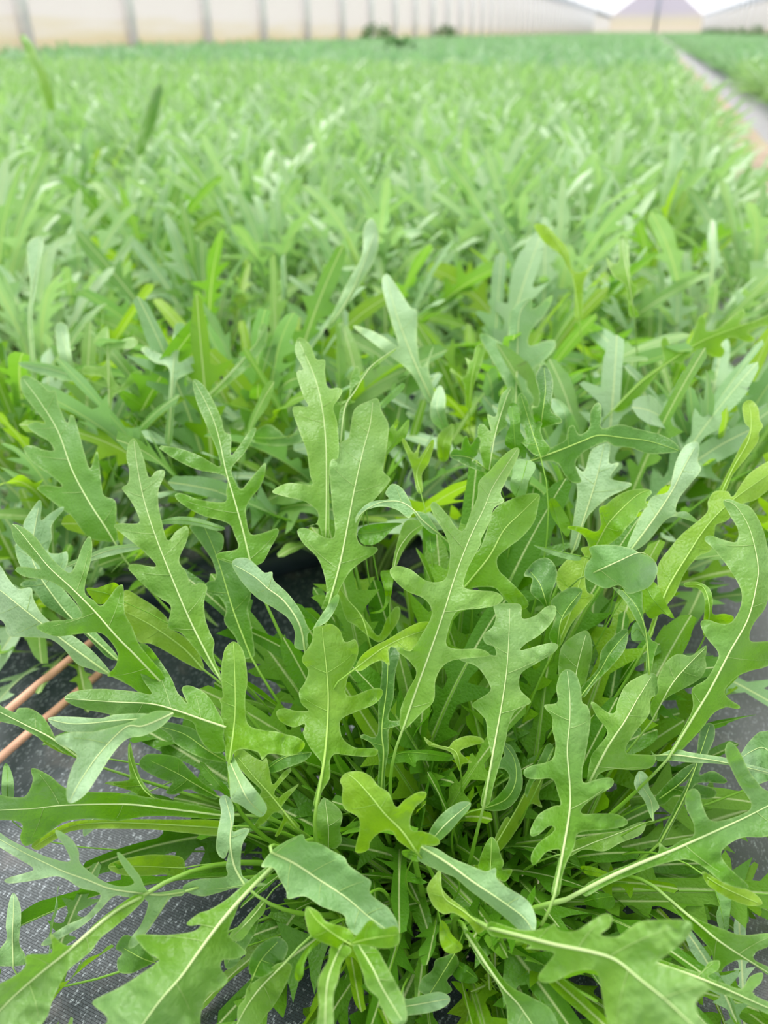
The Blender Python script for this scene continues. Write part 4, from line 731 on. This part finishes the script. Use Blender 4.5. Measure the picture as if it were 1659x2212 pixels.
# ------------------------------------------------------------------ the field
rng = random.Random(5)
taken = [(v[0][0], v[0][1]) for v in NB.values()]+[(x, y) for x, y, _ in NEAR]+[tuple(CROWN)]
cand = []
def grid(x0, x1, y0, y1, dx, dy, sd):
    r = random.Random(sd); out = []
    y = y0; row = 0
    while y < y1:
        x = x0+(row % 2)*dx/2
        while x < x1: out.append((x+r.uniform(-.3, .3)*dx, y+r.uniform(-.3, .3)*dy)); x += dx
        y += dy; row += 1
    return out
main = [p for p in grid(-6.3, .16, .45, 6.0, .145, .145, 1) if min(math.hypot(p[0]-a, p[1]-b_) for a, b_ in taken) > .125]
side = grid(.82, 6.3, .6, 9, .15, .15, 2)
def vis(p):
    x, y, d = proj(np.array([[p[0], p[1], .12]])); return d[0] > .2 and -120 < x[0] < 1780 and -60 < y[0] < 2300
mv = sorted([p for p in main if vis(p)], key=lambda p: math.hypot(*p)); sv = sorted([p for p in side if vis(p)], key=lambda p: math.hypot(*p))
ind = [(p, 0) for p in mv[:250]]+[(p, 1) for p in sv[:48]]
LAB = {0: ('blurred leafy rocket plant in the crowded wide bed behind the front plants', 'rocket plants crowding the wide bed'),
       1: ('blurred rocket plant in the bed across the soil path', 'rocket plants in the bed across the path')}
print('main vis', len(mv), 'side vis', len(sv))
for i, (p, g) in enumerate(ind):
    me = VAR[rng.randrange(len(VAR))]
    o = bpy.data.objects.new('rocket_plant', me); COL.objects.link(o); o.location = (p[0], p[1], .002)
    s = rng.uniform(.8, 1.12); o.scale = (s*1.1, s*1.1, s); o.rotation_euler = (0, 0, rng.uniform(0, 6.28)); tag(o, LAB[g][0], 'plant', LAB[g][1])
ids = set(p for p, _ in ind)

def scatter(name, P, meshes_objs, label, cat, smin, smax, seed):
    r = np.random.default_rng(seed); n = len(P)
    me = bpy.data.meshes.new(name); me.from_pydata([(x, y, .002) for x, y in P], [], [])
    for nm, arr in (('az', r.uniform(0, 6.28, n)), ('sc', r.uniform(smin, smax, n))):
        a = me.attributes.new(nm, 'FLOAT', 'POINT'); a.data.foreach_set('value', arr.astype(np.float32))
    a = me.attributes.new('pick', 'INT', 'POINT'); a.data.foreach_set('value', r.integers(0, len(meshes_objs), n).astype(np.int32))
    o = bpy.data.objects.new(name, me); COL.objects.link(o)
    g = bpy.data.node_groups.new(name+'_spread', 'GeometryNodeTree')
    g.interface.new_socket('Geometry', in_out='INPUT', socket_type='NodeSocketGeometry'); g.interface.new_socket('Geometry', in_out='OUTPUT', socket_type='NodeSocketGeometry')
    N = g.nodes; K = g.links; gi = N.new('NodeGroupInput'); go = N.new('NodeGroupOutput')
    iop = N.new('GeometryNodeInstanceOnPoints'); iop.inputs['Pick Instance'].default_value = True
    gti = N.new('GeometryNodeGeometryToInstance')
    for mo in reversed(meshes_objs):
        oi = N.new('GeometryNodeObjectInfo'); oi.inputs['Object'].default_value = mo; oi.transform_space = 'ORIGINAL'; oi.inputs['As Instance'].default_value = True
        K.new(oi.outputs['Geometry'], gti.inputs[0])
    gtis = gti; jn = N.new('GeometryNodeJoinGeometry'); g.nodes.remove(gti)
    for nd in [x for x in N if x.bl_idname == 'GeometryNodeObjectInfo']: K.new(nd.outputs['Geometry'], jn.inputs[0])
    def na(nm, ty):
        q = N.new('GeometryNodeInputNamedAttribute'); q.data_type = ty; q.inputs['Name'].default_value = nm; return q.outputs['Attribute']
    cx = N.new('ShaderNodeCombineXYZ'); K.new(na('az', 'FLOAT'), cx.inputs[2]); cs = N.new('ShaderNodeCombineXYZ'); sc = na('sc', 'FLOAT')
    for q in range(3): K.new(sc, cs.inputs[q])
    e2r = N.new('FunctionNodeEulerToRotation'); K.new(cx.outputs[0], e2r.inputs[0])
    K.new(gi.outputs[0], iop.inputs['Points']); K.new(jn.outputs[0], iop.inputs['Instance']); K.new(na('pick', 'INT'), iop.inputs['Instance Index'])
    K.new(e2r.outputs[0], iop.inputs['Rotation']); K.new(cs.outputs[0], iop.inputs['Scale']); K.new(iop.outputs[0], go.inputs[0])
    md = o.modifiers.new('spread', 'NODES'); md.node_group = g
    tag(o, label, cat, kind='stuff'); return o
src_near = []
for me in VAR:      # an existing individual of each form is the pattern
    src_near.append(next(o for o in COL.objects if o.type == 'MESH' and o.data is me))
src_far = [bpy.data.objects.new('rocket_plant_pattern', me) for me in FAR]
farm = [p for p in grid(-6.3, .12, 6.0, 30, .19, .19, 3)] + grid(-6.3, .1, 30, YE-2, .34, .36, 4)
fars = grid(.84, 6.3, 9, 30, .19, .19, 6) + grid(.86, 6.3, 30, YE-2, .34, .36, 7)
def bear(p): return -28 < math.degrees(math.atan2(p[0], p[1]))+16.6 < 45
R1 = [p for p in main if p not in ids and bear(p)]; R2 = [p for p in side if p not in ids and bear(p)]
scatter('rocket_crop', R1, src_near, 'green mass of rocket plants filling the wide bed further back', 'crop', .85, 1.15, 1)
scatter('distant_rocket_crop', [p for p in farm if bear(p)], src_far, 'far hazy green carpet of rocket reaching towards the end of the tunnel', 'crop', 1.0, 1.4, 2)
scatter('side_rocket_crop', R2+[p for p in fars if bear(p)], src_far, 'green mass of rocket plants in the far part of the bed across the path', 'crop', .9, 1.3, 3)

# dark weeds at the foot of the left wall
def shrub(name, x, y, w_, h_, seed, label):
    r = random.Random(seed); b = MB(); R = []
    for k in range(420):
        a = r.uniform(0, 6.28); q = math.sqrt(r.random()); zc = h_*(1-q*q)*r.uniform(.3, 1); c = np.array([math.cos(a)*q*w_, math.sin(a)*q*w_, zc])
        u = np.array([r.gauss(0, 1), r.gauss(0, 1), r.gauss(0, .6)]); u /= np.linalg.norm(u); v = np.cross(u, [.3, .5, .8]); v /= np.linalg.norm(v)
        s = r.uniform(.05, .1)
        b.add([c-u*s, c+v*s*.4, c+u*s, c-v*s*.4], [(0, 1, 2, 3)])
    for k in range(14):
        a = r.uniform(0, 6.28); V, Fc = tube([(0, 0, 0), (math.cos(a)*w_*.5, math.sin(a)*w_*.5, h_*.7)], .012, 4); b.add(V, Fc)
    V = np.concatenate(b.V); o = mesh_obj(name, V, b.F, M['shrub'], None, False, {'rnd': np.repeat(.5, len(V))}); o.location = (x, y, 0); tag(o, label, 'weed')
shrub('weed_clump', -6.3, 20.5, .55, .62, 1, 'dark green weed clump at the foot of the left wall, nearer of the pair')
shrub('weed_clump', -6.3, 28.0, .6, .66, 2, 'dark green weed clump at the foot of the left wall, farther of the pair')
shrub('weed_clump', -2.6, 9.3, .35, .36, 3, 'dark green weed mound standing out of the crop before the left wall')
for k in range(7): shrub('weed_clump', 5.7, 46+k*11, .8, .75, 10+k, 'dark low weeds along the foot of the right wall')
for o in COL.objects:
    if o.name.startswith('weed_clump') and o.location.x > 5: o['group'] = 'weeds along the right wall'

# ------------------------------------------------------------------ small things on the fabric
V, Fc = tube([(-.62, .20, .016), (-.45, .33, .016), (-.30, .44, .016), (-.12, .60, .016), (.05, .80, .016)], .016, 14)
tag(mesh_obj('drip_pipe', V, Fc, M['pipe']), 'black polythene drip pipe lying on the fabric left of the front clump', 'pipe')
def g3(x, y, z): return at(x, y, ground_depth(x, y, z))
def stick(xa, ya, xb, yb, z, lab, ext=.0):
    a, b_ = g3(xa, ya, z), g3(xb, yb, z); V, Fc = tube([a, (a+b_)/2+np.array([0, 0, .001]), b_], .0027, 8); tag(mesh_obj('bamboo_stick', V, Fc, M['twig']), lab, 'stick', None)
stick(200, 1385, -60, 1600, .045, 'pinkish brown thin stick at the left, upper and brighter of the two')
stick(215, 1455, -60, 1690, .030, 'pinkish brown thin stick at the left, lower and more shaded of the two')
def sprig(x, y, z, h_, seed, lab):
    r = random.Random(seed); base = g3(x, y, z); e = empty('weed_seedling', tuple(base)); tag(e, lab, 'seedling')
    top = base+np.array([r.uniform(-.01, .01), r.uniform(-.01, .01), h_]); V, Fc = tube([base, (base+top)/2+np.array([.002, 0, 0]), top], .0007, 6); mesh_obj('stem', V, Fc, M['rib2'], e, True, {'along': np.zeros(len(V))})
    for k in range(8):
        c = base+(top-base)*(.3+.7*k/7); az = k*2.4; V, Fc, rib, P = grown_leaf(r, c, az, .5, .016, .005, .5, 1)
        mesh_obj('leaf', V, Fc, M[2], e, True, {'rib': rib, 'rnd': np.full(len(V), r.random())})
sprig(1062, 2150, .012, .045, 1, 'tiny yellow green weed seedling on bare fabric under the bottom right leaves')
sprig(1020, 2190, .012, .02, 2, 'smallest weed seedling with lobed leaves at the bottom edge, right of the centre')
def husk(x, y, z, s, seed, lab):
    r = random.Random(seed); c = g3(x, y, z); t_ = np.linspace(0, 3.6, 14); a = r.uniform(0, 6.28)
    P = np.stack([np.cos(t_+a)*s, np.sin(t_+a)*s, .15*s*t_], 1)+c; V, Fc = tube(P, .0009*np.sin(np.linspace(.25, 2.9, 14))*1.6, 6); tag(mesh_obj('dry_petal', V, Fc, M['husk']), lab, 'plant debris')
husk(935, 2022, .02, .004, 1, 'curled pinkish white dry petal in the dark hollow below the large front clump')
husk(1145, 1900, .05, .004, 2, 'curled withered husk among the stems right of the crown of the front clump')
husk(1010, 2075, .012, .002, 3, 'small crumb of dry petal on the fabric below the crown')

# ------------------------------------------------------------------ render look
C.view_settings.view_transform = 'Standard'; C.view_settings.look = 'None'; C.view_settings.gamma = 1; C.view_settings.use_curve_mapping = False
C.view_settings.exposure = .88
cy = C.cycles
cy.use_adaptive_sampling = True; cy.adaptive_threshold = .04; cy.max_bounces = 7; cy.diffuse_bounces = 3; cy.glossy_bounces = 2; cy.transmission_bounces = 4; cy.transparent_max_bounces = 8
cy.use_denoising = True; cy.caustics_reflective = False; cy.caustics_refractive = False
